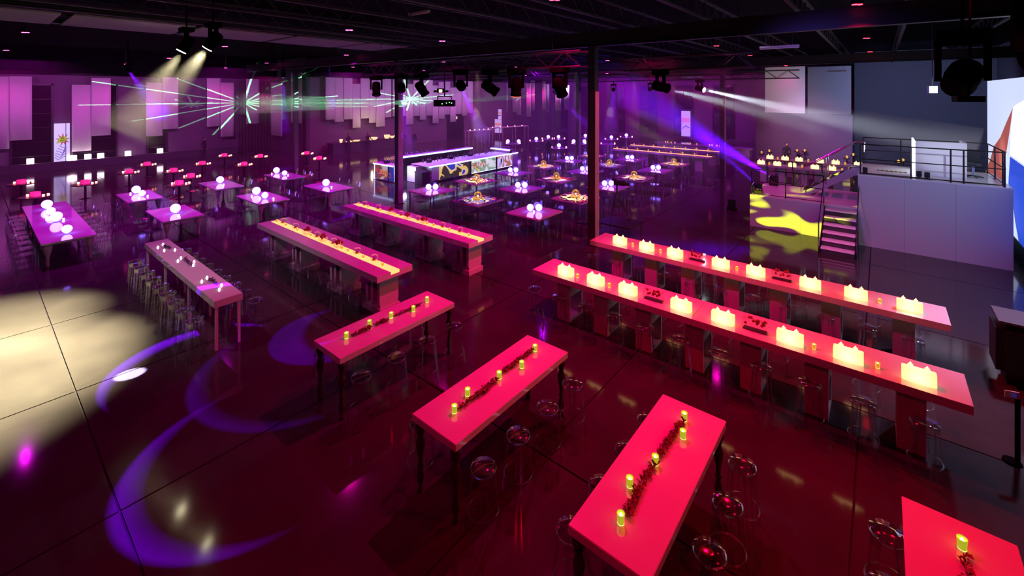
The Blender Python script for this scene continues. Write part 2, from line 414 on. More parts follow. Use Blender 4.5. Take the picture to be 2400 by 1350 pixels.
struct(MB().bx(XM - 0.3, XM, YJ + 0.3, YF, 0, ZC).obj('wall_banner_side', M_wall))
WX = [(-37.2, -34.8), (-32.75, -30.35), (-28.4, -26.0), (-24.0, -21.6), (-19.6, -17.2), (-15.1, -12.7)]
fw = MB(); px_ = XM - 0.3
for a, b in WX + [(XR, XR)]:
    fw.bx(px_, a, YF, YF + 0.3, 0, ZC); px_ = b
for a, b in WX:
    fw.bx(a, b, YF, YF + 0.3, 0, 0.25); fw.bx(a, b, YF, YF + 0.3, 6.4, ZC)
struct(fw.obj('wall_far', M_wall))
struct(MB().bx(XR, XR + 0.3, YB, YF, 0, ZC).obj('wall_right', M_walldark))
struct(MB().bx(XL, XR, YB - 0.3, YB, 0, ZC).obj('wall_back', M_walldark))
struct(MB().bx(-1.62, XR, 44.0, 44.3, 0, ZC).obj('wall_stage_drape', M_walldark))
for i, (a, b) in enumerate(WX):
    wf = MB(); t = 0.14
    wf.bx(a, a + t, YF - .08, YF + .1, .25, 6.4); wf.bx(b - t, b, YF - .08, YF + .1, .25, 6.4)
    wf.bx(a, b, YF - .08, YF + .1, .25, .25 + t); wf.bx(a, b, YF - .08, YF + .1, 6.4 - t, 6.4)
    wo = struct(wf.obj('window_%d' % (i + 1), M_black))
    m_ = (a + b) / 2
    MB().bx(m_ - .035, m_ + .035, YF - .05, YF + .06, .39, 6.26).obj('mullion', M_black, wo)
    MB().bx(a + t, b - t, YF - .05, YF + .06, 3.4, 3.47).obj('transom', M_black, wo)
    for x0, x1 in ((a + t, m_ - .035), (m_ + .035, b - t)):
        for z0, z1 in ((.39, 3.4), (3.47, 6.26)):
            MB().bx(x0, x1, YF + .02, YF + .04, z0, z1).obj('window_pane', M_win, wo)
# soffit that closes the banner wall's top, dark
struct(MB().bx(XL, XL + 1.2, YB, YJ, 6.75, ZC).obj('trim_soffit_left', M_blackmatte))
struct(MB().bx(XM, XM + 1.2, YJ, YF, 6.85, ZC).obj('trim_soffit_banner_side', M_blackmatte))
# dark dock doors in the left wall
for k, (u0, u1) in enumerate(((22, 125), (166, 276), (343, 392))):
    y0, y1 = atx(u0, 300, XL)[1], atx(u1, 300, XL)[1]
    d = MB(); d.bx(XL, XL + .05, y0, y1, 0.05, 6.1)
    do = struct(d.obj('door_%d' % (k + 1), M_blackmatte))
    MB().bx(XL + .05, XL + .09, y0, y0 + .12, .05, 6.1).bx(XL + .05, XL + .09, y1 - .12, y1, .05, 6.1).bx(XL + .05, XL + .09, y0, y1, 5.98, 6.1).obj('door_frame', M_black, do)
    for q in range(1, 6): MB().bx(XL + .05, XL + .07, y0 + .12, y1 - .12, q - .02, q + .02).obj('panel_rail', M_black, do)
# curtains in the recess
def curtain(x0, x1, y0, y1, z0, z1, label, n):
    L = math.hypot(x1 - x0, y1 - y0); ux, uy = (x1 - x0) / L, (y1 - y0) / L
    def fn(a, b):
        w_ = 0.07 * math.sin(a * n * 2 * PI) ; t = a * L
        return (x0 + ux * t - uy * w_, y0 + uy * t + ux * w_, z0 + (z1 - z0) * b)
    o = MB().grid(fn, n * 8, 2).obj('curtain', M_curtain, None, True); tag(o, label, 'curtain'); return o
curtain(XL + .35, XL + .35, 16.0, 18.7, 0.02, 6.6, 'dark pleated curtain closing the left wall beside the entrance recess', 10)
curtain(XL + .3, XM - .1, YJ - .25, YJ - .25, 0.02, 6.6, 'wide dark pleated curtain across the recess behind two narrow banners', 26)
# the partition block behind the far lantern tables, and the two boards on it
pt = struct(MB().bx(-8.13, -1.66, 42.0, 44.2, 0, 3.8).obj('wall_partition', M_wall))
tag(MB().bx(-7.43, -4.64, 42.02, 42.10, 3.83, 7.56).obj('projection_board', M_banner), 'tall white projection board standing on the partition', 'board')
tag(MB().bx(-4.50, -1.75, 42.3, 42.38, 3.81, 7.50).obj('grey_board', M_cpanel), 'tall grey board standing on the partition right of the white one', 'board')
# ceiling boards over the left aisle
cp = struct(MB().bx(-20.3, -20.1, -8, 13.2, 7.66, 7.8).bx(-17.1, -16.9, -8, 13.2, 7.66, 7.8).obj('trim_ceiling_rail', M_black))
for k in range(7):
    y0 = -7.4 + 3.1 * k - 0.0
    MB().bx(-20.1, -17.2, y0, min(y0 + 2.86, 13.2), 7.60, 7.65).obj('ceiling_board', M_cpanel, cp)

# ------------------------------------------------------------------ roof steel
def joist(x, y0, y1, z, label, nseg):
    o = thing('roof_joist', label, 'joist', (x, y0, z), 0, 'open web roof joists')
    L = y1 - y0
    MB().bx(-.05, .05, 0, L, .50, .56).obj('top_chord', M_joist, o)
    MB().bx(-.05, .05, 0, L, -.03, .03).obj('bottom_chord', M_joist, o)
    wb = MB(); st = L / nseg
    for i in range(nseg):
        wb.tube((0, i * st, 0), (0, (i + .5) * st, .53), .016, n=4, caps=False); wb.tube((0, (i + .5) * st, .53), (0, (i + 1) * st, 0), .016, n=4, caps=False)
    wo = wb.obj('web', M_joist, o)
    return o
for k in range(11):
    x = 3.0 - 2.4 * k
    joist(x, -6, 54, 7.75, 'long open-web steel roof joist, %s counted from the video wall' % ORD[k], 60)
for k, (y, z) in enumerate(((14.2, 7.10), (30.9, 7.10), (46.0, 7.10))):
    g = thing('roof_girder', '%s black steel girder across the hall, resting on the pillars' % ('nearest', 'middle', 'farthest')[k], 'girder', (0, y, z), 0, 'steel girders')
    MB().bx(-38.9, 5.9, -.11, .11, 0, .03).obj('bottom_flange', M_black, g)
    MB().bx(-38.9, 5.9, -.015, .015, .03, .50).obj('web_plate', M_black, g)
    MB().bx(-38.9, 5.9, -.11, .11, .50, .53).obj('top_flange', M_black, g)
# pillars
for k, (x, y, zz, lab) in enumerate(((-7.85, 14.15, 5.6, 'wide pillar in the middle of the picture beside the camera tripod'),
                                     (-18.3, 13.45, 7.1, 'pillar in front of the lit bar'),
                                     (-31.3, 14.4, 7.1, 'slim pillar in front of the curtains, behind the blue table'),
                                     (-7.8, 31.0, 7.1, 'far pillar behind the glowing strip tables'),
                                     (-18.6, 31.0, 7.1, 'far purple pillar among the round globe tables'))):
    p = thing('pillar', lab, 'pillar', (x, y, 0), 0, 'steel pillars')
    w_ = .30 if k in (0, 1) else .30
    MB().bx(-w_, 0, 0.03, w_, 0, 5.55).obj('pillar_core', M_pillar, p, bevel=.01)
    MB().bx(-w_ + .02, 0.004, .01, w_ - .01, 5.55, 7.1).obj('upper_post', M_black, p)
    MB().bx(0, .02, .03, w_, 0.02, 5.5).obj('facing_board', M_pillarpale, p)
    MB().bx(-w_ - .05, .06, -.02, w_ + .05, 0, .02).obj('base_plate', M_black, p)

# lighting trusses
def truss(x0, x1, y, z, label, s=.38):
    o = thing('lighting_truss', label, 'truss', (x0, y, z), 0, 'lighting trusses')
    L = x1 - x0
    for dy in (-s / 2, s / 2):
        for dz in (0, s): MB().tube((0, dy, dz), (L, dy, dz), .025, n=6).obj('chord', M_black, o)
    m = MB(); n = max(4, int(L / .45)); st = L / n
    for i in range(n):
        a, b = i * st, (i + 1) * st
        if i % 2: a, b = b, a
        for dy in (-s / 2, s / 2): m.tube((a, dy, 0), (b, dy, s), .012, n=4, caps=False)
        for dz in (0, s): m.tube((a, -s / 2, dz), (b, s / 2, dz), .012, n=4, caps=False)
    m.obj('lacing', M_black, o)
    for q in (0.1, .5, .9): MB().tube((L * q, 0, s), (L * q, 0, ZC - z), .008, n=4).obj('hanging_wire', M_black, o)
truss(-15.0, -5.6, 9.6, 6.10, 'near black lighting truss carrying the moving heads and the laser')
truss(-6.2, -2.6, 13.2, 6.14, 'middle black lighting truss right of the central pillar')
truss(-19.5, -3.0, 25.0, 6.16, 'far black lighting truss with the white follow beam')
truss(-24.0, -12.0, 19.0, 6.3, 'black lighting truss above the lit bar')

# downlights
def _down(red):
    def f():
        o = empty('downlight')
        MB().lathe([(.05, .16), (.13, .13), (.14, 0)], 12).obj('housing', M_black, o)
        for s_ in (-1, 1): MB().lathe([(.055, 0), (.055, .012)], 10, (s_ * .065, 0, -.014)).obj('lens', M_downred if red else M_downlens, o)
        MB().tube((0, 0, .16), (0, 0, 1.0), .012, n=5).obj('stem', M_black, o)
        return o
    return f
pd, pr_ = Proto(_down(False)), Proto(_down(True))
xc = {-0.45: 'stage-side', -2.6: 'short middle', 1.3: 'rightmost', -5.8: 'second', -14.0: 'third', -23.4: 'fourth', -34.0: 'fifth', -43.5: 'left-wall'}
cnt = {}
for x, y, col, e in DOWN:
    i = cnt.get(x, 0); cnt[x] = i + 1
    red = x > -6
    (pr_ if red else pd).put('small %s ceiling downlight, %s from the front in the %s row' % ('red' if red else 'pink', ORD[i], xc[x]), 'light', (x, y, 7.6), YAW, 'ceiling downlights')

# moving heads hanging from the trusses
def moving_head(loc, aim, lens, label, s=1.0, drop=0.28):
    o = thing('moving_head_light', label, 'spotlight', loc, 0, 'moving head spotlights')
    MB().bx(-.17 * s, .17 * s, -.12 * s, .12 * s, drop * s, (drop + .10) * s).obj('base', M_fix, o, bevel=.01)
    d = (Vector(aim) - Vector(loc)).normalized(); az = math.atan2(d.y, d.x)
    yk = MB()
    px, py = -math.sin(az), math.cos(az)
    for q in (-1, 1): yk.box(q * .15 * s * px, q * .15 * s * py, .15 * s, .04 * s, .07 * s, .36 * s, az + PI / 2)
    yk.box(0, 0, (drop - .01) * s, .06 * s, .34 * s, .04 * s, az)
    yk.obj('yoke', M_fix, o)
    hd = MB(); prof = [(.06, -.20), (.11, -.17), (.12, 0), (.105, .12), (.12, .17), (.12, .20)]
    hd.lathe([(r * s, z * s) for r, z in prof], 16)
    ho = hd.obj('head', M_fix, o, True)
    ho.rotation_euler = d.to_track_quat('Z', 'Y').to_euler()
    l = MB().lathe([(.10 * s, .200 * s), (.10 * s, .215 * s)], 16).obj('lens', lens, o)
    l.rotation_euler = ho.rotation_euler
    top = {9.4: 6.09, 13.0: 6.13, 24.8: 6.15}.get(round(loc[1], 1), ZC) - loc[2]
    MB().tube((0, 0, (drop + .10) * s), (0, 0, max(top, (drop + .12) * s)), .03 * s if top < 1 else .02, n=6).obj('clamp' if top < 1 else 'drop_pipe', M_fix, o)
    return o
DL = mat('dark_lens', (0.02, 0.02, 0.03), 0.1)
RL = mat('red_led_lens', (0.3, 0.02, 0.01), 0.3, emit=(1.0, 0.06, 0.02), strength=2.0); RL.cycles.emission_sampling = 'NONE'
heads = [
    (aty(882, 208, 9.41), (-12.5, 8.5, 0), DL, 'moving head spotlight hanging left of the bar pillar'),
    (aty(940, 205, 9.41), at(960, 380), M_bluelens, 'moving head spotlight with a blue beam just right of the bar pillar'),
    (aty(988, 208, 9.41), (-9, 12, 0), DL, 'dark moving head spotlight left of the hanging laser'),
    (aty(1080, 200, 9.41), at(1140, 330), M_bluelens, 'moving head spotlight with a blue beam right of the hanging laser'),
    (aty(1148, 205, 9.41), (-5, 13, 2), DL, 'large tilted moving head between the laser and the red lamp'),
    (aty(1210, 203, 9.41), (-8.4, 10.0, 0), RL, 'moving head spotlight with a red honeycomb lens'),
    (aty(1312, 203, 9.41), (-6, 12, 0), DL, 'dark moving head spotlight left of the central pillar'),
    (aty(1301, 217, 24.8), at(1500, 420), M_bluelens, 'small distant moving head with a thin blue beam, left of central pillar'),
    (aty(1438, 210, 24.8), at(1438, 320), M_bluelens, 'small distant moving head with a purple beam before the windows'),
    (aty(1525, 208, 24.8), at(1350, 330), M_bluelens, 'small moving head casting a thin purple ray to the left'),
    (aty(1548, 203, 13.0), (0.8, 20.4, 3.6), DL, 'moving head spotlight right of the central pillar casting a pale beam'),
    (aty(1640, 208, 24.8), (1.6, 22.5, 3.2), M_whitelens, 'moving head with a bright white lens throwing the long white beam'),
    (S1P, POOL, M_warmlens, 'warm spotlight under the ceiling boards, right one of the pair'),
    (S2P, POOL, M_warmlens, 'warm spotlight under the ceiling boards, left one of the pair'),
    (atd(300, 164, 26), at(420, 330), M_bluelens, 'small blue fan-beam light high before the left wall'),
    (atd(664, 175, 30), at(664, 390), M_bluelens, 'small blue downlight above the slim pillar by the curtains'),
]
for p, a, l, lab in heads: moving_head(p, a, l, lab, 1.25 if 'small' not in lab else 0.9)
moving_head(Vector((0.90, 9.12, 5.68)), (0.6, 20, 2.5), DL, 'big black moving head at the upper right, right of the exit sign', 1.7, 0.30)
moving_head(Vector((1.50, 7.3, 5.98)), (1.0, 20, 3.0), DL, 'big black moving head cut by the upper right corner of the picture', 2.3, 0.36)
o = thing('strip_light', 'short black bar fixture hanging under the big upper right moving head', 'light', atd(2270, 232, 5.4))
MB().box(0, 0, 0, .34, .07, .07, YAW).obj('bar_body', M_black, o); MB().path([(0, 0, .035), (0, 0, .12), (.0, -.1, .12), (0, -.1, 3.2)], .012).obj('stem', M_fix, o)

# hanging laser box
o = thing('laser_projector', 'black laser box in a yoke hanging from the near truss, throwing green rays', 'laser', aty(1042, 241, 9.42), YAW)
MB().bx(-.32, .32, -.16, .16, -.11, .09).obj('case', M_black, o, bevel=.01)
MB().path([(-.22, 0, .05), (-.22, 0, .20), (.22, 0, .20), (.22, 0, .05)], .014).obj('yoke', M_black, o)
MB().tube((0, 0, .20), (0, 0, .92), .025, n=6).obj('clamp', M_black, o)
LG = glow('laser_led', (0.3, 1.0, 0.4), 8, False)
for q in (-.05, .08, .17, .24): MB().ball((q, -.165, .0 + .03 * math.sin(q * 40)), .012, 8, 6).obj('indicator', LG, o)
o = thing('projector', 'small projector head with a lit square above the laser box', 'projector', aty(1034, 213, 9.79), YAW)
MB().bx(-.12, .12, -.12, .12, -.06, .08).bx(-.24, -.14, -.05, .05, -.05, .02).bx(.14, .24, -.05, .05, -.05, .02).obj('body', M_black, o, bevel=.01)
MB().bx(-.05, .05, -.13, -.12, -.045, .045).obj('lit_window', glow('lit_window', (1.0, 0.72, 0.35), 3, False), o)

# exit sign
e = atd(2185, 210, 12)
o = thing('exit_sign', 'glowing exit sign hanging on a thin rod at the upper right', 'sign', e, 0.4)
MB().bx(-.10, .10, -.05, .05, -.10, .10).obj('sign_box', M_whiteside, o, bevel=.008)
MB().bx(-.085, .085, -.06, -.05, -.085, .085).obj('lit_face', M_exit, o)
MB().tube((0, 0, .10), (0, 0, ZC - 5.55), .010, n=6).obj('rod', M_chrome, o)
# fluorescent battens (unlit) under the roof
for k, (u0, v0, u1, v1, y) in enumerate(((1781, 114, 1873, 108, 15.0), (1938, 167, 1984, 166, 34.0), (1598, 178, 1648, 184, 30.0), (960, 28, 1005, 35, 9.0))):
    a, b = aty(u0, v0, y), aty(u1, v1, y); m_ = (a + b) / 2
    o = thing('batten_light', 'unlit white tube batten under the roof, %s' % ('above the projection board', 'right of the projection board', 'above the white beam lamp', 'nearest the ceiling boards')[k], 'light', m_, 0, 'unlit roof battens')
    L = (b - a).length
    MB().bx(-L / 2, L / 2, -.05, .05, 0, .05).obj('batten_tray', M_whiteside, o); MB().tube((-L / 2, 0, -.02), (L / 2, 0, -.02), .018).obj('tube', M_banner, o)
    MB().tube((-L / 3, 0, .05), (-L / 3, 0, ZC - m_.z), .006, n=4).tube((L / 3, 0, .05), (L / 3, 0, ZC - m_.z), .006, n=4).obj('wire', M_black, o)

# ------------------------------------------------------------------ hanging banners
BN = [(-30, 22, 178, 352), (22, 75, 178, 330), (168, 214, 198, 356), (214, 260, 182, 319), (342, 381, 193, 320), (381, 418, 164, 303), (485, 517, 166, 297), (517, 549, 193, 321),
      (577, 608, 168, 291), (634, 662, 194, 316), (682, 707, 170, 287),
      (763, 784, 172, 281), (784, 805, 179, 286), (805, 826, 174, 280), (826, 845, 196, 300), (845, 865, 176, 278), (865, 882, 187, 288), (882, 902, 185, 297), (902, 917, 184, 275), (920, 952, 184, 273), (952, 969, 197, 292), (969, 984, 184, 272), (984, 999, 185, 281), (999, 1014, 182, 271), (1014, 1028, 200, 289), (1028, 1042, 192, 279), (1042, 1055, 191, 269), (1055, 1069, 205, 286), (1069, 1083, 189, 268), (1083, 1095, 188, 271), (1095, 1108, 185, 265),
      (1137, 1148, 188, 264), (1156, 1168, 205, 279), (1179, 1190, 187, 264), (1201, 1211, 188, 263), (1211, 1221, 188, 269), (1234, 1244, 195, 273), (1244, 1253, 189, 258), (1271, 1279, 190, 256), (1279, 1287, 197, 262), (1301, 1315, 216, 259), (1322, 1334, 200, 257), (1345, 1352, 212, 256)]
for k, (u0, u1, v0, v1) in enumerate(BN):
    if u0 < 600: pl, X = 'x', XL + 0.55 + 0.06 * (k % 2)
    elif u0 < 700: pl, X = 'y', 18.2
    elif u0 < 1130: pl, X = 'x', XM + 0.55 + 0.06 * (k % 2)
    else: pl, X = 'y', 46.0 + 0.3 * (k % 2)
    f = (lambda u, v: atx(u, v, X)) if pl == 'x' else (lambda u, v: aty(u, v, X))
    a, b = f(u0, v0), f(u1, v0); zt = a.z; zb = f(u0, v1).z
    def fn(s, t, a=a, b=b, zt=zt, zb=zb, k=k):
        p = a.lerp(b, s); wv = 0.02 * math.sin(s * 9 + k) * (1 - t)
        return (p.x + (wv if pl == 'x' else 0), p.y + (wv if pl == 'y' else 0), zb + (zt - zb) * t)
    if u0 < 700: where = 'left wall, %s from the left edge' % ORD[k]
    elif u0 < 1130: where = 'stepped wall group above the bar, %s from its left' % ORD[k - 11]
    else: where = 'loose far group before the windows, %s from its left' % ORD[k - 31]
    o = tag(MB().grid(fn, 8, 1).obj('banner', M_banner, None, True, solid=.012), 'white banner in the ' + where if u0 >= 700 else 'white banner on the ' + where, 'banner', 'hanging white banners')
    ln = a.lerp(b, .5)
    MB().tube((a.x, a.y, zt), (b.x, b.y, zt), .02, n=6).obj('top_rod', M_black, o)
    MB().tube((ln.x, ln.y, zt), (ln.x, ln.y, min(ZC, max(zt + .4, ZC))), .006, n=4).obj('hanging_wire', M_black, o)

# ------------------------------------------------------------------ seats
def _stool():
    o = empty('bar_stool')
    MB().lathe([(.13, .725), (.165, .735), (.17, .755), (.16, .770), (.02, .765)], 20).obj('seat', M_ghost, o, True)
    for k in range(4):
        a = PI / 4 + k * PI / 2; c, s = math.cos(a), math.sin(a)
        m = MB()
        for off in (-.045, .045):
            m.tube((.135 * c - off * s, .135 * s + off * c, .735), (.215 * c - off * .6 * s, .215 * s + off * .6 * c, 0), .013, .012, 6)
        m.box(.145 * c, .145 * s, .69, .022, .112, .10, a)
        m.obj('leg', M_ghost, o)
    MB().ring((0, 0, .24), .195, .009, 24, 5).obj('foot_ring', M_ghost, o, True)
    return o
def _ghost(parts=True):
    def f():
        o = empty('ghost_chair')
        seat = MB(); seat.bx(-.22, .22, -.21, .22, .435, .46)
        bk = MB()
        def fn(a, b):
            w_ = .21 * math.sqrt(max(0.0, 1 - (2 * b - 1) ** 2 * .72)); x = (2 * a - 1) * w_
            return (x, .20 + .10 * b - .03 * math.cos(x * 7), .50 + .44 * b)
        bk.grid(fn, 6, 7)
        legs = []
        for sx, sy, ex in ((-1, -1, .0), (1, -1, .0), (-1, 1, .05), (1, 1, .05)):
            m = MB(); m.tube((sx * .19, sy * .19, .45), (sx * .205, sy * .20 + ex * sy, 0), .020, .014, 6); legs.append(m)
        arms = [MB().path([(q * .22, -.10, .46), (q * .24, -.06, .66), (q * .22, .22, .70), (q * .20, .20, .45)], .014, 5) for q in (-1, 1)]
        if parts:
            seat.obj('seat', M_ghost, o, bevel=.01); bk.obj('backrest', M_ghost, o, True)
            for m in arms: m.obj('armrest', M_ghost, o)
            for m in legs: m.obj('leg', M_ghost, o)
        return o
    return f
def _ghost_far():
    m = MB(); m.bx(-.22, .22, -.21, .22, .435, .46)
    m.grid(lambda a, b: ((2 * a - 1) * .21 * math.sqrt(max(0.0, 1 - (2 * b - 1) ** 2 * .72)), .20 + .10 * b, .50 + .44 * b), 4, 5)
    for sx, sy in ((-1, -1), (1, -1), (-1, 1), (1, 1)): m.tube((sx * .19, sy * .19, .45), (sx * .2, sy * .21, 0), .019, .014, 5)
    for s in (-1, 1): m.path([(s * .20, .20, .45), (s * .205, .22, .62)], .014, 4)
    return m.obj('ghost_chair', M_ghost)
P_stool, P_ghost, P_gfar = Proto(_stool), Proto(_ghost()), Proto(_ghost_far)

# ------------------------------------------------------------------ candles
def _votive(glass, fl, s=1.0, r=.034):
    def f():
        o = empty('votive_candle')
        MB().lathe([(r * .78, 0), (r, .08 * s), (r * .93, .08 * s), (r * .7, .012)], 12, caps=False).obj('glass_cup', glass, o, True)
        MB().lathe([(r * .68, .008), (r * .68, .045 * s)], 10).obj('wax', fl, o)
        MB().lathe([(.001, .045 * s), (.018, .058 * s), (.012, .072 * s), (.001, .088 * s)], 8, caps=False).obj('flame', fl, o, True)
        return o
    return f
P_vgreen, P_vwhite = Proto(_votive(M_gglass, M_yflame, 1.25, .042)), Proto(_votive(M_glass, M_whitecandle, .55, .034))
P_vgold = Proto(_votive(M_gold, M_flame, 1.0, .036))
def _rednight():
    o = empty('red_candle'); MB().lathe([(.03, 0), (.035, .07)], 8).obj('glowing_cup', M_redglow, o); return o
P_vred = Proto(_rednight)

# ------------------------------------------------------------------ bar tables with turned legs (2-5) and the pale one
def turned_leg(z1, r):
    prof = [(.35, 0), (.55, .02), (.55, .05), (.32, .09), (.62, .16), (.75, .22), (.45, .30), (.40, .33), (.62, .36), (.40, .40), (.48, .50), (.80, .62), (.92, .70), (.62, .76), (.45, .80), (.7, .83), (.5, .86), (1.0, .90), (1.0, 1.0)]
    return MB().lathe([(a * r, b * z1) for a, b in prof], 14)
def slab_table(name, label, x0, x1, y0, y1, z, th, legmat, legr, inset=.08, apron=None, group=None, legfn=None, cat='table', xs_extra=(), topmat=None, bev=.006):
    cx, cy_ = (x0 + x1) / 2, (y0 + y1) / 2
    o = thing(name, label, cat, (cx, cy_, 0), 0, group); hx, hy = (x1 - x0) / 2, (y1 - y0) / 2
    MB().bx(-hx, hx, -hy, hy, z - th, z).obj('tabletop', topmat or M_white, o, bevel=bev)
    if apron:
        a = inset - .02
        MB().bx(-hx + a, hx - a, -hy + a, -hy + a + .025, z - th - apron, z - th).bx(-hx + a, hx - a, hy - a - .025, hy - a, z - th - apron, z - th).bx(-hx + a, -hx + a + .025, -hy + a, hy - a, z - th - apron, z - th).bx(hx - a - .025, hx - a, -hy + a, hy - a, z - th - apron, z - th).obj('apron', legmat, o)
    for lx in (-hx + inset, hx - inset) + tuple(xs_extra):
        for ly in (-hy + inset, hy - inset):
            l = (legfn or (lambda: turned_leg(z - th, legr)))().obj('leg', legmat, o, legfn is None); l.location = (lx, ly, 0)
    return o
BT = [('B2', -7.78, -6.90, 3.92, 6.50, 'dark-legged bar table nearest the pale bar table, with five green candles'),
      ('B3', -4.96, -4.10, 3.88, 6.48, 'middle pink-lit bar table with dark turned legs and five green candles'),
      ('B4', -2.46, -1.60, 3.89, 6.46, 'pink-red bar table with turned legs in the right foreground'),
      ('B5', 0.17, 1.02, 3.90, 6.48, 'red-lit bar table cut by the lower right corner of the picture')]
for n, x0, x1, y0, y1, lab in BT:
    slab_table('bar_table', lab, x0, x1, y0, y1, 1.07, .10, M_wood, .072, .08, .03, 'turned-leg bar tables')
slab_table('bar_table', 'long pale bar table with nine clear stools on its left side', -16.6, -10.83, 3.32, 3.87, 1.07, .15, M_whiteside, .04, .06, None, None,
           lambda: MB().box(0, 0, .46, .05, .05, .92), xs_extra=(-1.0, 1.0))
# candles of the four near tables
CN = {'B2': [(812, 792), (866, 763), (917, 744), (969, 729), (1001, 707)],
      'B3': [(1065, 966), (1096, 926), (1170, 886), (1223, 861), (1254, 822)],
      'B4': [(1455, 1225), (1476, 1139), (1536, 1087), (1601, 1026), (1604, 984)],
      'B5': [(2255, 1285)]}
TN = {'B2': 'bar table nearest the pale one', 'B3': 'middle pink-lit bar table', 'B4': 'pink-red bar table', 'B5': 'red-lit corner bar table'}
for n, pts in CN.items():
    for k, (u, v) in enumerate(pts):
        p = at(u, v, 1.072); P_vgreen.put('green glass candle on the %s, %s from its near end' % (TN[n], ORD[k]), 'candle', p, 0, 'green glass candles')
def garland(p0, p1, label, n, m, r=.05, wid=.02):
    p0, p1 = Vector(p0), Vector(p1); d = p1 - p0; L = d.length; d.normalize(); s = Vector((-d.y, d.x, 0)); rnd = random.Random(int(L * 1000) + int(p0.x * 100))
    o = thing('leaf_garland', label, 'garland', p0, 0, 'table garlands')
    MB().tube((0, 0, .012), tuple(d * L + Vector((0, 0, .012))), .006, n=5).obj('vine', m, o)
    mb = MB()
    for i in range(n):
        t = L * (i + rnd.random()) / n; a = rnd.uniform(0, 2 * PI); ln = r * rnd.uniform(.7, 1.4); up = rnd.uniform(.01, .06)
        q = d * t + s * rnd.uniform(-wid, wid) + Vector((0, 0, .012)); e = Vector((math.cos(a), math.sin(a), 0)); f = Vector((-e.y, e.x, 0))
        a0, a1, a2, a3 = q, q + e * ln * .5 + f * ln * .28 + Vector((0, 0, up)), q + e * ln + Vector((0, 0, up * .7)), q + e * ln * .5 - f * ln * .28 + Vector((0, 0, up * .8))
        k = len(mb.v); mb.v += [tuple(a0), tuple(a1), tuple(a2), tuple(a3)]; mb.f.append((k, k + 1, k + 2, k + 3))
    lv = mb.obj('leaves', m, o); lv['kind'] = 'stuff'
    return o
for n, segs in {'B2': [(824, 790, 868, 770), (880, 762, 910, 752), (926, 742, 985, 715)], 'B3': [(1075, 960, 1140, 915), (1120, 930, 1165, 892), (1178, 875, 1215, 850), (1212, 850, 1250, 822)],
                'B4': [(1468, 1212, 1500, 1150), (1488, 1165, 1535, 1090), (1545, 1072, 1575, 1025), (1575, 1030, 1600, 990)], 'B5': [(2258, 1300, 2266, 1400)]}.items():
    for k, (a, b, c, d) in enumerate(segs):
        q0, q1 = at(a, b, 1.072), at(c, d, 1.072)
        if n == 'B5': q1 = Vector((q0.x, 4.6, 1.072))
        garland(q0, q1, 'red leaf garland on the %s, %s piece from near end' % (TN[n], ORD[k]), 90, M_leaf)
# pale bar table: three groups of white candles and small flowers
for g, (cs, f0, f1) in enumerate([([(370, 580), (382, 573), (385, 587), (410, 586)], (385, 577), (398, 584)), ([(417, 612), (424, 605), (453, 622), (455, 614)], (430, 607), (450, 624)), ([(473, 660), (485, 651), (514, 679), (519, 669)], (490, 655), (510, 668))]):
    for k, (u, v) in enumerate(cs):
        P_vwhite.put('%s white candle in the %s cluster from far end, pale bar table' % (ORD[k], ORD[g]), 'candle', at(u, v, 1.072), 0, 'white candles on the pale bar table')
    garland(at(*f0, 1.072), at(*f1, 1.072), 'dark flower cluster on the pale bar table, %s from its far end' % ORD[g], 46, M_darkleaf, .05, .03)
# stools
sx_ = [-16.1 + .638 * k for k in range(9)]
for k, x in enumerate(sx_): P_stool.put('clear stool, left side of the pale bar table, %s from far end' % ORD[k], 'stool', (x, 3.02, 0), random.uniform(-.2, .2), 'clear bar stools')
for k, x in enumerate(sx_): P_stool.put('clear stool, right side of the pale bar table, %s from far end' % ORD[k], 'stool', (x, 4.17, 0), random.uniform(-.2, .2), 'clear bar stools')
for n, x0, x1, y0, y1, lab in BT:
    for s, X in (('left', x0 - .12), ('right', x1 + .24)):
        if n == 'B5' and s == 'right': continue
        for k in range(4): P_stool.put('clear stool, %s of the %s, %s from near end' % (s, TN[n], ORD[k]), 'stool', (X, y0 + .25 + .70 * k, 0), random.uniform(-.3, .3), 'clear bar stools')

# ------------------------------------------------------------------ the two long glowing-block tables
def box_leg(z1, wx, wy, d=.06):
    m = MB(); m.bx(-wx / 2, wx / 2, -wy / 2, -wy / 2 + d, 0, z1).bx(-wx / 2, wx / 2, wy / 2 - d, wy / 2, 0, z1).bx(-wx / 2, wx / 2, -wy / 2 + d, wy / 2 - d, 0, d).bx(-wx / 2, wx / 2, -wy / 2 + d, wy / 2 - d, z1 - .35, z1)
    return m
def block_table(label, x0, x1, y0, y1, legs, group=None):
    o = thing('long_bar_table', label, 'table', ((x0 + x1) / 2, (y0 + y1) / 2, 0), 0, group); hx = (x1 - x0) / 2; hy = (y1 - y0) / 2
    seam = 3.2
    for a, b in ((-hx, -hx + seam * 1.2), (-hx + seam * 1.2 + .004, hx)): MB().bx(a, b, -hy, hy, .94, 1.07).obj('tabletop', M_white, o, bevel=.004)
    for x in legs:
        l = box_leg(.94, .34, .62).obj('leg', M_whiteside, o); l.location = (x - (x0 + x1) / 2, 0, 0)
    return o
LEG = (-5.9, -4.9, -3.9, -2.85, -1.85, -.85, .35)
block_table('nearer long red-lit bar table with eight glowing blocks', -6.70, 1.0, 8.95, 9.90, LEG, 'long block-lamp bar tables')
block_table('farther long bar table with eight glowing blocks, near the stage', -6.70, 1.02, 11.80, 12.75, LEG, 'long block-lamp bar tables')
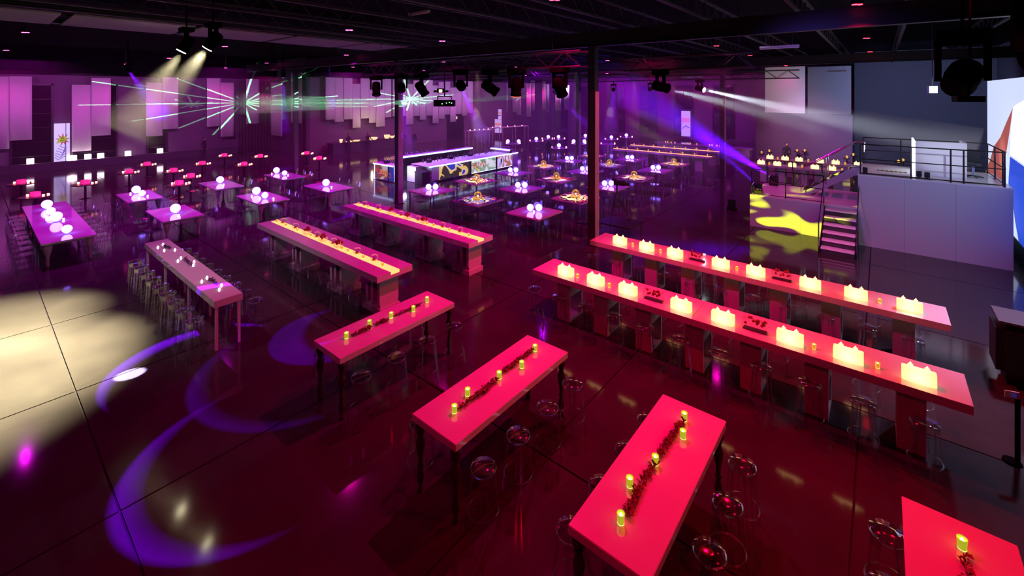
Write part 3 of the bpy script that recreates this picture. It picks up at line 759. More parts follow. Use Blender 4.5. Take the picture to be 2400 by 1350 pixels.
def _blocklamp():
    o = empty('block_lamp')
    MB().bx(-.20, .20, -.065, .065, 0, .19).obj('lit_block', M_block, o, bevel=.008)
    for s in (-1, 1):
        st = MB().lathe([(.032, .19), (.032, .235)], 14).obj('stud', M_block, o); st.location = (s * .095, 0, 0)
        fl = MB().lathe([(.001, .235), (.014, .248), (.001, .272)], 8, caps=False).obj('flame', M_flame, st, True)
    return o
P_block = Proto(_blocklamp)
LX = [-5.88, -5.07, -4.28, -3.13, -2.34, -1.24, -.42, .44]
for k, x in enumerate(LX):
    P_block.put('glowing block lamp with two studs on the nearer long table, %s from its left' % ORD[k], 'lamp', (x, 9.20, 1.07), 0, 'glowing block lamps')
for k, x in enumerate(LX):
    P_block.put('glowing block lamp with two studs on the farther long table, %s from its left' % ORD[k], 'lamp', (x, 12.10, 1.07), 0, 'glowing block lamps')
for t, y, n in (('nearer', 9.25, [(1354, 645), (1428, 664), (1908, 805), (2057, 856)]), ('farther', 12.15, [(1483, 572), (1548, 586), (1727, 627), (2062, 702)])):
    for k, (u, v) in enumerate(n):
        P_vgold.put('small gold candle on the %s long block table, %s from its left' % (t, ORD[k]), 'candle', (aty(u, v, y).x, y, 1.072), 0, 'small gold candles')
    for k, x in enumerate((-3.72, -1.80)):
        o = thing('flower_box', 'clear box vase of dark red flowers on the %s long table, %s one' % (t, 'left' if k == 0 else 'right'), 'vase', (x, y, 1.071), 0, 'clear flower boxes')
        MB().bx(-.21, .21, -.06, .06, 0, .20).obj('clear_box', M_glass, o)
        m = MB(); rnd = random.Random(k + int(y))
        for q in range(14): m.ball((rnd.uniform(-.17, .17), rnd.uniform(-.03, .03), rnd.uniform(.10, .24)), .026, 7, 5)
        m.obj('flowers', M_rose, o, True)['kind'] = 'stuff'
        o2 = MB().bx(-.19, .19, -.05, .05, .005, .03).obj('black_gravel', M_black, o)
for t, y0, y1 in (('nearer', 8.68, 10.20), ('farther', 11.50, 13.05)):
    for s, y in (('front', y0), ('back', y1)):
        for k in range(11):
            P_stool.put('clear bar stool, %s side, %s long block table, %s from left' % (s, t, ORD[k]), 'stool', (-6.42 + .69 * k, y, 0), random.uniform(-.4, .4), 'clear bar stools')

# ------------------------------------------------------------------ the two runner tables
for t, y0, y1 in (('nearer', 6.22, 7.26), ('farther', 9.30, 10.34)):
    x0, x1 = -16.2, -9.27; yc = (y0 + y1) / 2
    o = thing('runner_table', 'long white table with a glowing runner, the %s of two' % t, 'table', ((x0 + x1) / 2, yc, 0), 0, 'glowing runner tables'); hx = (x1 - x0) / 2; hy = (y1 - y0) / 2
    MB().bx(-hx, hx, -hy, -.13, .92, 1.07).bx(-hx, hx, .13, hy, .92, 1.07).bx(-hx, -hx + .12, -.13, .13, .92, 1.07).bx(-hx, hx, -.13, .13, .92, 1.0).obj('tabletop', M_white, o)
    for a, b in ((-hx + .12, .9), (.91, hx - .01)): MB().bx(a, b, -.12, .12, 1.0, 1.068).obj('lit_runner', M_strip, o)
    for x in (-hx + .55, -1.15, 1.15, hx - .55):
        l = MB().bx(-.30, .30, -.26, .26, .14, .24).bx(-.05, .05, -.30, .30, .24, .92).bx(.2, .30, -.28, .28, .24, .92).bx(-.30, -.2, -.28, .28, .24, .60).bx(-.42, .34, -.30, .30, 0, .14).obj('pedestal', M_whiteside, o); l.location = (x, 0, 0)
    for k, x in enumerate((-15.85, -15.2, -14.38, -13.5, -11.72, -11.4, -10.64, -9.77)):
        P_vgold.put('gold candle on the %s glowing runner, %s from its far end' % (t, ORD[k]), 'candle', (x, yc - .02, 1.07), 0, 'gold candles on the runners')
    for k, x in enumerate((-15.5, -14.6, -13.2, -12.25, -11.0, -10.2)):
        b = thing('bubble_bowl', 'round glass bowl with a dark red flower on the %s runner, %s from far end' % (t, ORD[k]), 'bowl', (x, yc + .02, 1.07), 0, 'glass bubble bowls')
        MB().lathe([(.04, 0), (.09, .03), (.11, .09), (.10, .14), (.07, .17)], 16, caps=False).obj('glass', M_glass, b, True)
        m = MB()
        for q in range(4): m.ball((.03 * math.cos(q * 1.6), .03 * math.sin(q * 1.6), .05), .03, 8, 6)
        m.obj('flower', M_rose, b, True)
    for k, x in enumerate((-13.8, -12.8, -11.95)):
        b = thing('rose_vase', 'square glass vase of red roses on the %s runner, %s from far end' % (t, ORD[k]), 'vase', (x, yc, 1.07), 0, 'square rose vases')
        MB().bx(-.12, .12, -.09, .09, 0, .12).obj('glass', M_glass, b)
        m = MB(); rnd = random.Random(k)
        for q in range(11): m.ball((rnd.uniform(-.10, .10), rnd.uniform(-.07, .07), rnd.uniform(.10, .19)), .035, 8, 6)
        m.obj('roses', M_rose, b, True)['kind'] = 'stuff'
    for s, y, rz in (('near', y0 - .16, PI), ('far', y1 + .16, 0)):
        for k in range(10):
            P_ghost.put('clear chair on the %s side of the %s runner table, %s from its far end' % (s, t, ORD[k]), 'chair', (x0 + .45 + .67 * k, y, 0), rz + random.uniform(-.1, .1), 'clear chairs')

# ------------------------------------------------------------------ globe lamps
def _globe(r):
    def f():
        o = empty('globe_lamp'); MB().lathe([(r * .35, 0), (r * .45, .02), (r * .3, .035)], 14).obj('stand', M_white, o)
        MB().ball((0, 0, .03 + r), r, 20, 14).obj('lit_globe', M_globe, o, True); return o
    return f
P_g1, P_g2 = Proto(_globe(.17)), Proto(_globe(.135))
def bulb_leg():
    prof = [(.30, 0), (.42, .03), (.30, .08), (.45, .12), (.30, .17), (.42, .22), (.34, .28), (.36, .36), (.5, .48), (.78, .62), (.98, .78), (1.0, .88), (.80, .92), (.92, .95), (.92, 1.0)]
    return MB().lathe([(a * .115, b * .71) for a, b in prof], 16)
TT = [('T1', -27.4, -20.1, 1.48, 2.78, 'long purple-lit dining table with four globes', [(110, 487), (119, 501), (132, 517), (157, 545)], [(105, 500), (139, 500), (109, 509), (149, 513), (115, 510)]),
      ('T2', -22.65, -20.15, 4.55, 5.86, 'dining table with one globe behind the pale bar table', [(411, 497)], [(419, 504)]),
      ('T3', -27.4, -24.95, 4.42, 5.67, 'dining table with two globes beyond the one-globe table', [(319, 451), (333, 458)], [(306, 452), (346, 458), (326, 462)]),
      ('T4', -27.5, -24.95, 7.70, 8.97, 'far dining table with a single globe', [(516, 427)], [(524, 431)]),
      ('T5', -22.75, -20.25, 7.83, 9.13, 'dining table with two globes behind the nearer runner table', [(601, 454), (621, 463)], [(590, 458), (609, 463), (641, 464)]),
      ('T6', -22.65, -20.2, 10.9, 12.25, 'dining table with one globe and pink-lit bulbous legs', [(764, 434)], [(777, 437)]),
      ('T7', -27.4, -25.0, 10.9, 12.15, 'blue-lit dining table ringed by glinting clear chairs', [(648, 404), (667, 409)], [(637, 405), (653, 409), (675, 408)])]
TD = {'T1': 'long four-globe table', 'T2': 'front one-globe table', 'T3': 'leftmost two-globe table', 'T4': 'far single-globe table', 'T5': 'two-globe table behind the runner', 'T6': 'pink-legged globe table', 'T7': 'blue-lit globe table'}
for n, x0, x1, y0, y1, lab, gl, cn in TT:
    ex = (-1.25, 1.25) if n == 'T1' else ()
    slab_table('dining_table', lab, x0, x1, y0, y1, .76, .05, M_turned, .1, .16, .06, 'white dining tables', bulb_leg, xs_extra=ex)
    for k, (u, v) in enumerate(gl):
        (P_g1 if k % 2 == 0 else P_g2).put('white globe lamp on the %s%s' % (TD[n], '' if len(gl) == 1 else ', %s from its far end' % ORD[k]), 'lamp', at(u, v + 3, .76), 0, 'white globe lamps')
    for k, (u, v) in enumerate(cn):
        P_vred.put('tiny glowing candle on the %s, %s from left' % (TD[n], ORD[k]), 'candle', at(u, v + 3, .762), 0, 'tiny dining table candles')
    nn = 9 if n == 'T1' else 3
    for s, y, rz in (('near', y0 - .22, PI), ('far', y1 + .22, 0)):
        for k in range(nn):
            P_ghost.put('clear chair on the %s side of the %s, %s from left' % (s, TD[n], ORD[k]), 'chair', (x0 + (x1 - x0) * (k + .5) / nn, y, 0), rz + random.uniform(-.1, .1), 'clear chairs')

# ------------------------------------------------------------------ square tables
def art_mat(name, cols, scale, seed):
    """printed table top: bold flat shapes in a few inks"""
    m = bpy.data.materials.new(name); m.use_nodes = True; nt = m.node_tree; b = nt.nodes['Principled BSDF']; b.inputs['Roughness'].default_value = .12
    tc = nt.nodes.new('ShaderNodeTexCoord'); mp = nt.nodes.new('ShaderNodeMapping'); mp.inputs['Location'].default_value = (seed, seed * .7, 0)
    nz = nt.nodes.new('ShaderNodeTexNoise'); nz.inputs['Scale'].default_value = scale; nz.inputs['Detail'].default_value = 1; nz.inputs['Distortion'].default_value = 1.6
    rp = nt.nodes.new('ShaderNodeValToRGB'); rp.color_ramp.interpolation = 'CONSTANT'; e = rp.color_ramp.elements
    e[0].position = 0; e[0].color = (*cols[0], 1)
    e[1].position = .38; e[1].color = (*cols[1], 1)
    for i, c in enumerate(cols[2:]): q = e.new(.46 + .09 * i); q.color = (*c, 1)
    nt.links.new(tc.outputs['Object'], mp.inputs[0]); nt.links.new(mp.outputs[0], nz.inputs['Vector']); nt.links.new(nz.outputs['Fac'], rp.inputs[0]); nt.links.new(rp.outputs[0], b.inputs['Base Color'])
    return m
ARTS = [art_mat('printed_top_a', [(.02, .02, .02), (.7, .6, .5), (.75, .7, .6), (.35, .02, .02)], 1.0, 3), art_mat('printed_top_b', [(.6, .02, .02), (.8, .75, .6), (.02, .02, .02), (.8, .7, .5)], 1.1, 9),
        art_mat('printed_top_c', [(.05, .1, .6), (.75, .7, .5), (.02, .02, .02), (.1, .2, .7)], 1.6, 14), art_mat('printed_top_d', [(.8, .7, .55), (.75, .7, .6), (.03, .02, .02), (.75, .6, .4)], 1.4, 21)]
COL = ['left', 'middle', 'right']
def _goldset():
    o = empty('gold_centrepiece')
    for k, (x, y) in enumerate(((-.17, -.10), (.17, -.10), (.17, .14), (-.17, .14), (0, -.20))):
        l = MB().lathe([(.035, 0), (.045, .10)], 10).obj('gold_cup', M_gold, o); l.location = (x, y, 0)
    m = MB()
    for k in range(6):
        a = k * PI / 6
        pts = [(0.17 * math.cos(t) * math.cos(a), .17 * math.cos(t) * math.sin(a), .18 + .17 * math.sin(t)) for t in [2 * PI * i / 14 for i in range(15)]]
        m.path(pts, .006, 4)
    m.obj('wire_ball', M_gold, o)
    f_ = MB().ball((0, 0, .16), .03, 10, 7).obj('inner_light', M_flame, o, True)
    return o
P_gold = Proto(_goldset)
GL_SPOT = []
for j in range(6):
    for i in range(3):
        x, y = (-16.75, -13.70, -10.60)[i], 14.30 + 3.09 * j
        gold = (i + j) % 2 == 1
        if j == 5 and i == 0: gold = True
        dsc = '%s square table of the %s column' % (ORD[j], COL[i])
        o = thing('square_table', 'white square table with two globes, %s from the front in the %s column' % (ORD[j], COL[i]) if not gold else 'printed square table with gold centrepiece, %s from the front in the %s column' % (ORD[j], COL[i]), 'table', (x, y, 0), 0, 'square tables')
        MB().bx(-.80, .80, -.80, .80, .70, .76).obj('tabletop', M_whiteside if gold else M_white, o, bevel=.004)
        if gold: MB().bx(-.79, .79, -.79, .79, .758, .764).obj('printed_sheet', ARTS[(i * 2 + j) % 4], o)
        for sx in (-1, 1):
            for sy in (-1, 1): l = MB().box(0, 0, .35, .045, .045, .70).obj('leg', M_chrome, o); l.location = (sx * .74, sy * .74, 0)
        if gold: lamp('pin_spot', 'SPOT', (x, y, 6.6), 3800, (1.0, .80, .42), (x, y, .76), 15, 0.8, 0.05)
        if gold: P_gold.put('gold wire centrepiece on the %s' % dsc, 'centrepiece', (x, y, .765), j * .4, 'gold centrepieces')
        else:
            u = Vector((.772, .635, 0))
            for s, nm in ((-1, 'left'), (1, 'right')):
                P_g2.put('%s white globe lamp on the %s' % (nm, dsc), 'lamp', (x + s * .17 * u.x, y + s * .17 * u.y, .76), 0, 'white globe lamps')
            P_vred.put('tiny red candle between the globes of the %s' % dsc, 'candle', (x + .05, y - .12, .761), 0, 'tiny red candles')
            b = thing('branch_box', 'clear tall box vase with a branch on the %s' % dsc, 'vase', (x - .05, y + .22, .761), 0, 'clear branch vases')
            MB().bx(-.20, .20, -.10, .10, 0, .48).obj('clear_box', M_glass, b)
            MB().path([(0, 0, .01), (.03, .02, .2), (-.04, 0, .34), (-.10, 0, .46)], .008, 5).path([(.03, .02, .2), (.10, 0, .42)], .006, 5).obj('branch', M_darkleaf, b)
        for s, dx, dy, rz in (('front', 0, -1, PI), ('back', 0, 1, 0), ('left', -1, 0, PI / 2), ('right', 1, 0, -PI / 2)):
            for q in (-.36, .36):
                if j > 3 and q > 0: continue
                cxx, cyy = x + dx * .98 + (q if dx == 0 else 0), y + dy * .98 + (q if dy == 0 else 0)
                P_gfar.put('clear chair, %s side, %s seat, at the %s' % (s, 'first' if q < 0 else 'second', dsc), 'chair', (cxx, cyy, 0), rz + random.uniform(-.15, .15), 'clear chairs')

# ------------------------------------------------------------------ far tables
FT = [(1203, 336, 2, 'beside the bar end'), (1257, 330, 1, 'behind the bar-end globes'), (1285, 325, 1, 'left of the far purple pillar'), (1309, 325, 1, 'just behind the far purple pillar'),
      (1310, 346, 1, 'in front of the far purple pillar'), (1357, 336, 2, 'left of the central pillar'), (1372, 322, 1, 'half hidden by the central pillar'), (1433, 326, 1, 'right of the central pillar'), (1468, 321, 1, 'before the third window'), (1425, 337, 0, 'right of the central pillar, without globe')]
for k, (u, v, ng, wh) in enumerate(FT):
    p = at(u, v, .76)
    o = thing('round_table', 'small far table %s' % wh, 'table', (p.x, p.y, 0), 0, 'small far tables')
    MB().lathe([(.75, .72), (.76, .74), (.75, .76)], 24).obj('tabletop', M_white, o)
    MB().lathe([(.06, 0.03), (.05, .72)], 10).obj('column', M_chrome, o); MB().lathe([(.32, 0), (.30, .03)], 16).obj('foot', M_chrome, o)
    for q in range(ng):
        P_g1.put('white globe lamp on the small far table %s%s' % (wh, '' if ng == 1 else (', left one', ', right one')[q]), 'lamp', (p.x + (.5 * (2 * q - 1) * .772 if ng > 1 else 0), p.y + (.5 * (2 * q - 1) * .635 if ng > 1 else 0), .76), 0, 'white globe lamps')
    for q, s in enumerate((-1, 1)):
        P_vred.put('%s red candle on the small far table %s' % (('left', 'right')[q], wh), 'candle', (p.x + s * .62 * .772, p.y + s * .62 * .635, .761), 0, 'red candles on far tables', scale=(1.6, 1.6, 1.4))
# far strip tables
for t, y in (('nearer', 32.65), ('farther', 35.8)):
    o = thing('runner_table', 'far long table with an orange glowing strip, the %s of two' % t, 'table', (-12.7, y, 0), 0, 'far strip tables')
    MB().bx(-3.7, 3.7, -.5, .5, .95, 1.05).obj('tabletop', M_white, o)
    MB().bx(-3.7, 3.7, -.05, .05, 1.05, 1.07).obj('lit_runner', M_strip, o)
    for x in (-2.9, -1, 1, 2.9): l = box_leg(.95, .5, .6).obj('pedestal', M_whiteside, o); l.location = (x, 0, 0)
    for k in range(9): P_vgold.put('gold candle on the far %s strip table, %s from left' % (t, ORD[k]), 'candle', (-16.1 + .85 * k, y, 1.07), 0, 'far gold candles', scale=(1.5, 1.5, 1.5))
    for k in range(6):
        b = thing('bubble_bowl', 'glass bowl on the far %s strip table, %s from left' % (t, ORD[k]), 'bowl', (-15.6 + 1.1 * k, y, 1.07), 0, 'far glass bowls')
        MB().lathe([(.05, 0), (.13, .05), (.15, .12), (.10, .22)], 12, caps=False).obj('glass', M_glass, b, True); MB().ball((0, 0, .08), .06, 8, 6).obj('flower', M_rose, b, True)
# low lounge table with candles before the windows
o = thing('lounge_table', 'long low magenta-lit counter before the right-hand windows', 'table', (-12.6, 42.5, 0), 0)
MB().bx(-4.2, 4.2, -.5, .5, .62, .72).obj('tabletop', M_white, o); MB().bx(-4.0, 4.0, -.4, .4, 0, .62).obj('base', M_whiteside, o)
for k, u in enumerate((1560, 1565, 1573, 1582, 1612, 1618, 1633, 1663, 1669, 1680, 1687)):
    P_vgold.put('tiny candle on the long low counter before the windows, %s from left' % ORD[k], 'candle', (aty(u, 327, 42.3).x, 42.3, .72), 0, 'candles on the low counter', scale=(1.8, 1.8, 1.5))
# lantern tables behind the stage
for t, y in (('nearer', 31.45), ('farther', 34.3)):
    block_table('distant long block-lamp table behind the stage, the %s of two' % t, -6.4, .6, y - .45, y + .45, (-5.6, -4.6, -3.5, -2.5, -1.5, -.4), 'distant block-lamp tables')
    for k, x in enumerate((-5.75, -4.88, -4.1, -2.98, -2.18, -1.08)):
        P_block.put('distant glowing block on the %s table behind the stage, %s from left' % (t, ORD[k]), 'lamp', (x, y - .15, 1.07), 0, 'glowing block lamps')
    for k, x in enumerate((-5.3, -3.6, -1.7)):
        P_vgold.put('gold candle on the %s distant block table, %s from left' % (t, ORD[k]), 'candle', (x, y - .15, 1.07), 0, 'distant gold candles', scale=(1.6, 1.6, 1.6))
for k, (u, v) in enumerate(((1785, 357), (1803, 353), (1847, 357), (1868, 352), (1886, 352), (1985, 368), (2000, 362), (2106, 378), (2117, 375))):
    p = at(u, v + 3, .9)
    o = thing('lounge_stand', 'tiny far candle stand behind the distant block tables, %s from left' % ORD[k], 'stand', (p.x, p.y, 0), 0, 'tiny far candle stands')
    MB().tube((0, 0, 0), (0, 0, .88), .03, n=6).lathe([(.2, .86), (.2, .9)], 10).obj('pedestal', M_black, o)
    P_vgold.put('candle on the tiny far stand, %s from left behind the distant tables' % ORD[k], 'candle', (p.x, p.y, .901), 0, 'far stand candles', scale=(2, 2, 2))

# lounge tables with red candles at the left
RT = [(50, 430), (83, 460), (200, 431), (303, 405), (345, 387), (407, 402), (447, 415), (474, 385), (526, 366), (572, 387), (610, 368), (719, 361), (748, 373), (420, 432)]
for k, (u, v) in enumerate(RT):
    p = at(u, v, .76)
    o = thing('lounge_table', 'low dark lounge table with red candles, %s counted from the left' % ORD[k], 'table', (p.x, p.y, 0), 0, 'dark lounge tables')
    MB().lathe([(.55, .72), (.55, .76)], 20).obj('tabletop', M_wood, o); MB().lathe([(.25, 0), (.05, .04), (.05, .72)], 12).obj('column', M_black, o)
    v_ = thing('pink_vase', 'pink glowing cube vase on the %s lounge table from left' % ORD[k], 'vase', (p.x, p.y, .761), 0.4, 'pink cube vases')
    MB().bx(-.13, .13, -.13, .13, 0, .20).obj('glowing_cube', M_pinkcube, v_)
    for q, s in enumerate((-1, 1)):
        for r_ in (0, 1):
            P_vred.put('red candle, %s %s, on the %s lounge table from left' % (('front', 'back')[r_], ('left', 'right')[q], ORD[k]), 'candle', (p.x + s * .36 * .772 - .22 * r_ * .635, p.y + s * .36 * .635 + .22 * r_ * .772, .761), 0, 'red lounge candles', scale=(1.4, 1.4, 1.2))
# small white lamps along the left wall ledge
lg = struct(MB().bx(-45.6, -45.2, -8, 15.8, 0, .55).obj('trim_ledge', M_walldark))
for k, (u, v) in enumerate(((71, 397), (172, 385), (206, 381), (236, 377), (300, 368), (375, 349), (166, 384))):
    p = atx(u, v, -45.4)
    o = thing('ledge_lamp', 'small white box lamp on the left wall ledge, %s one' % ORD[k], 'lamp', (-45.4, p.y, .55), 0, 'small white ledge lamps')
    MB().bx(-.14, .14, -.17, .17, 0, .36).obj('lit_shade', M_whitecandle, o)

# ------------------------------------------------------------------ left wall light panel with a burst
def panel_burst():
    a, b = atx(127, 290, -45.3), atx(164, 385, -45.3)
    y0, y1, z1, z0 = a.y, atx(164, 290, -45.3).y, a.z, atx(127, 386, -45.3).z
    o = thing('light_panel', 'tall lit panel on the left wall with an orange star burst', 'panel', (-45.42, (y0 + y1) / 2, z0)); H = z1 - z0; W = y1 - y0
    MB().bx(-.06, .06, -W / 2, W / 2, 0, H).obj('lit_sheet', glow('panel_white', (0.62, 0.66, 0.95), 0.75), o)
    MB().bx(.06, .075, W * .22, W * .26, 0, H).obj('mullion', M_black, o)
    def star_pts(cy_, cz, r0, r1, n, x, ph=0):
        return [(x, cy_ + (r1 if i % 2 == 0 else r0) * math.cos(ph + PI * i / n), cz + 1.25 * (r1 if i % 2 == 0 else r0) * math.sin(ph + PI * i / n)) for i in range(2 * n)]
    c = H * .60
    MB().poly(star_pts(0.05, c, W * .20, W * .50, 9, .062, .2), (1, 0, 0), .004).obj('burst_outline', M_blackmatte, o)
    MB().poly(star_pts(0.05, c, W * .18, W * .45, 9, .068, .2), (1, 0, 0), .004).obj('burst', glow('burst_orange', (0.55, 0.10, 0.04), 0.8, False), o)
    MB().poly([(.074, -.30, c - .24), (.074, .20, c - .12), (.074, .24, c + .22), (.074, -.12, c + .18)], (1, 0, 0), .004).obj('burst_centre', glow('burst_green', (0.30, 0.45, 0.03), 0.8, False), o)
    for q, (s, dz) in enumerate((('BL', .06), ('AM', -.16))):
        text(s, .20, o, (.084, .04, c + dz * .8), (PI / 2, 0, PI / 2), M_blackmatte, True)
    for k in range(6):
        y_ = -.34 + .08 * k
        MB().path([(.07, max(-W * .45, y_ - .2), .5 + .16 * k), (.07, y_ + .15, .32 + .15 * k), (.07, min(W * .2, y_ + .7), .55 + .2 * k)], .025, 4).obj('brush_line', glow('line_violet', (0.16, 0.12, 0.42), 0.5, False) if k == 0 else bpy.data.materials['line_violet'], o)
panel_burst()
# two slim lit panels far away and a poster in the fifth window
for (u0, u1, v0, v1, y, lab) in ((1160, 1175, 279, 312, 41.5, 'lower slim lit picture panel behind the bar, with orange marks'), (1168, 1175, 256, 279, 41.7, 'upper slim lit picture panel behind the bar'), (1597, 1618, 260, 320, 53.5, 'lit picture panel in front of the fifth window')):
    a, b = aty(u0, v0, y), aty(u1, v1, y)
    o = thing('light_panel', lab, 'panel', ((a.x + b.x) / 2, y, b.z)); W, H = b.x - a.x, a.z - b.z
    MB().bx(-W / 2, W / 2, -.03, .03, 0, H).obj('lit_sheet', glow('far_panel_white', (0.62, 0.50, 0.95), 0.65, False), o)
    MB().bx(-W / 2, W * .45, -.04, -.03, H * .55, H * .72).obj('orange_band', glow('far_panel_orange', (0.70, 0.25, 0.20), 0.7, False), o)
    MB().path([(-W * .4, -.04, H * .3), (0, -.04, H * .42), (W * .4, -.04, H * .34)], .05, 4).obj('brush_line', M_blackmatte, o)
    MB().bx(-W * .3, -W * .25, -.02, .02, -b.z, 0).bx(W * .25, W * .3, -.02, .02, -b.z, 0).obj('stand', M_black, o)
# high tables by the banner wall
for k, (x, y, L) in enumerate(((-33.5, 35.2, 3.2), (-34.2, 40.8, 6.0))):
    o = thing('high_table', 'thin-legged high table by the banner wall, the %s of two' % ('nearer', 'farther')[k], 'table', (x, y, 0), PI / 2 - 0.2, 'far high tables')
    MB().bx(-L / 2, L / 2, -.35, .35, 1.38, 1.44).obj('tabletop', M_whiteside, o)
    for s in (-1, -.33, .33, 1):
        for t in (-1, 1): l = MB().box(0, 0, .69, .05, .05, 1.38).obj('leg', M_whiteside, o); l.location = (s * (L / 2 - .05), t * .3, 0)
    for q in range(5): P_vwhite.put('white candle on the %s high table by the banner wall, %s of five' % (('nearer', 'farther')[k], ORD[q]), 'candle', (x + (q - 2) * L / 5.5 * .2, y + (q - 2) * L / 5.5, 1.44), 0, 'high table candles', scale=(2, 2, 2.6))

# ------------------------------------------------------------------ the lit bar
BXF, BXB = -21.0, -24.3          # front (towards the tables) and back
def art_panel(name, cols, scale, seed, st):
    m = art_mat(name, cols, scale, seed); nt = m.node_tree; b = nt.nodes['Principled BSDF']; rp = [n for n in nt.nodes if n.type == 'VALTORGB'][0]
    nt.links.new(rp.outputs[0], b.inputs['Emission Color']); b.inputs['Emission Strength'].default_value = st
    return m
AP = [art_panel('bar_art_a', [(.30, .07, .04), (.05, .06, .22), (.45, .35, .12), (.55, .50, .45)], .9, 31, .6), art_panel('bar_art_b', [(.03, .05, .40), (.75, .60, .50), (.80, .62, .12), (.04, .03, .03)], 1.0, 5, .75),
      art_panel('bar_art_c', [(.80, .65, .25), (.16, .30, .14), (.30, .50, .30), (.75, .85, .75)], .9, 44, .75), art_panel('bar_art_d', [(.04, .03, .05), (.60, .55, .95), (.70, .66, 1.0), (.50, .18, .08)], 1.0, 58, .75)]
bar = thing('lit_bar', 'island bar with backlit colourful comic panels and glowing counter edges', 'bar', (0, 0, 0))
# end section facing the camera (y = 16.5) and the long section (x = BXF)
H_ = 1.0
MB().bx(-24.75, -22.75, 16.45, 17.0, 0.04, H_).obj('end_cabinet', M_barwhite, bar)
MB().bx(-24.85, -22.70, 16.35, 17.1, H_, H_ + .05).obj('end_counter', M_barwhite, bar)
MB().bx(-24.80, -22.72, 16.33, 16.35, H_ - .02, H_ + .05).obj('edge_light', M_ledwhite, bar)
MB().bx(-24.70, -23.35, 16.42, 16.45, .10, .93).obj('art_panel', AP[0], bar)
MB().bx(-23.25, -22.75, 16.42, 16.45, .10, .93).obj('art_panel', glow('bar_blue', (.02, .05, .30), .6), bar)
for x in (-24.74, -23.3): MB().bx(x - .02, x + .02, 16.40, 16.45, .04, H_).obj('panel_post', M_ledwhite if x < -24 else M_black, bar)
MB().bx(-22.6, -21.75, 17.3, 18.1, 0.02, .95).obj('white_corner_cabinet', M_barwhite, bar)
MB().bx(-21.7, -21.0, 17.9, 26.0, 0.04, H_).obj('front_cabinet', M_barwhite, bar)
MB().bx(-22.6, -20.88, 17.6, 26.1, H_, H_ + .05).obj('front_counter', M_barwhite, bar)
MB().bx(-20.88, -20.86, 17.6, 26.1, H_ - .03, H_ + .05).obj('edge_light', M_ledwhite, bar)
for k, (y0, y1) in enumerate(((18.5, 21.1), (21.3, 23.7), (23.9, 25.9))):
    MB().bx(-21.0, -20.97, y0, y1, .12, .93).obj('art_panel', AP[k + 1], bar)
    MB().bx(-20.99, -20.95, y1 + .02, y1 + .16, .04, H_).obj('panel_post', M_black, bar)
MB().bx(-21.0, -20.95, 17.9, 26.0, .0, .10).obj('plinth', M_black, bar)
MB().bx(-20.97, -20.955, 21.3, 25.9, .10, .13).obj('foot_light', M_ledwhite, bar)
MB().bx(-22.9, -20.9, 25.5, 26.1, 0.04, H_).obj('far_cabinet', M_barwhite, bar)
M_letter = glow('letter_red', (.50, .05, .03), .7, False)
text('VAROO', .46, bar, (-24.60, 16.41, .42), (PI / 2, .12, 0), M_letter)
text('POW!', .52, bar, (-20.96, 21.35, .42), (PI / 2, 0, PI / 2), M_letter)
lamp('bar_glow', 'POINT', (-22.1, 16.75, 0.75), 45, (.55, .6, 1), size=.1)  # added point lamp, brightens the white corner cabinet
# raised back shelf with light edge
bs = thing('back_bar', 'raised glowing back shelf running through the island bar', 'bar', (0, 0, 0))
MB().bx(-24.3, -23.75, 17.4, 24.2, 1.30, 1.36).obj('shelf', M_barwhite, bs); MB().bx(-23.75, -23.72, 17.4, 24.2, 1.26, 1.36).obj('edge_light', M_ledwhite, bs)
MB().bx(-24.2, -23.85, 17.6, 24.0, 0.05, 1.30).obj('cabinet', M_black, bs)
MB().bx(-22.8, -20.9, 25.2, 25.6, 1.26, 1.32).obj('side_shelf', M_barwhite, bs); MB().bx(-22.8, -20.9, 25.17, 25.2, 1.22, 1.32).obj('side_edge_light', M_ledwhite, bs)
for x in (-22.7, -21.0): MB().bx(x - .03, x + .03, 25.3, 25.5, 1.05, 1.26).obj('side_post', M_black, bs)
# dark lectern beside the bar front
o = thing('lectern', 'dark purple box stand at the corner of the bar front', 'stand', (-21.2, 17.35, 0))
MB().bx(-.35, .35, -.3, .3, .0, .72).obj('body', M_walldark, o, bevel=.01); MB().bx(-.38, .38, -.33, .33, .72, .76).obj('top_board', M_walldark, o)
# bottles and glasses
def _bottle():
    m = MB(); m.lathe([(.035, 0), (.038, .02), (.038, .17), (.014, .22), (.013, .29)], 8); return m.obj('bottle', M_bottle)
def _gl():
    m = MB(); m.lathe([(.03, 0), (.028, .01), (.006, .02), (.006, .09), (.03, .13), (.034, .19)], 8, caps=False); return m.obj('wine_glass', M_glassb)
M_glassb = mat('bright_glass', (0.55, 0.50, 0.85), 0.1, spec=.8)
P_bot, P_wgl = Proto(_bottle), Proto(_gl)
k = 0
for q in range(9):
    for r_ in range(2):
        P_wgl.put('wine glass on the raised back shelf, row %s, %s from the near end' % (('front', 'rear')[r_], ORD[q]), 'glass', (-23.9 - .18 * r_, 17.9 + .42 * q, 1.36), 0, 'wine glasses on the back shelf'); 
for q in range(14): P_bot.put('bottle standing on the front bar counter, %s from its near end' % ORD[q], 'bottle', (-22.3 + .12 * (q % 3), 18.3 + .50 * q, H_ + .05), 0, 'bottles on the front counter')
for q in range(12): P_wgl.put('wine glass on the front bar counter, %s from its near end' % ORD[q], 'glass', (-21.75 + .1 * (q % 2), 18.1 + .6 * q, H_ + .05), 0, 'wine glasses on the front counter')
for q in range(10): P_wgl.put('wine glass on the side shelf at the far end of the bar, %s from left' % ORD[q], 'glass', (-22.6 + .17 * q, 25.4, 1.32), 0, 'wine glasses on the side shelf')
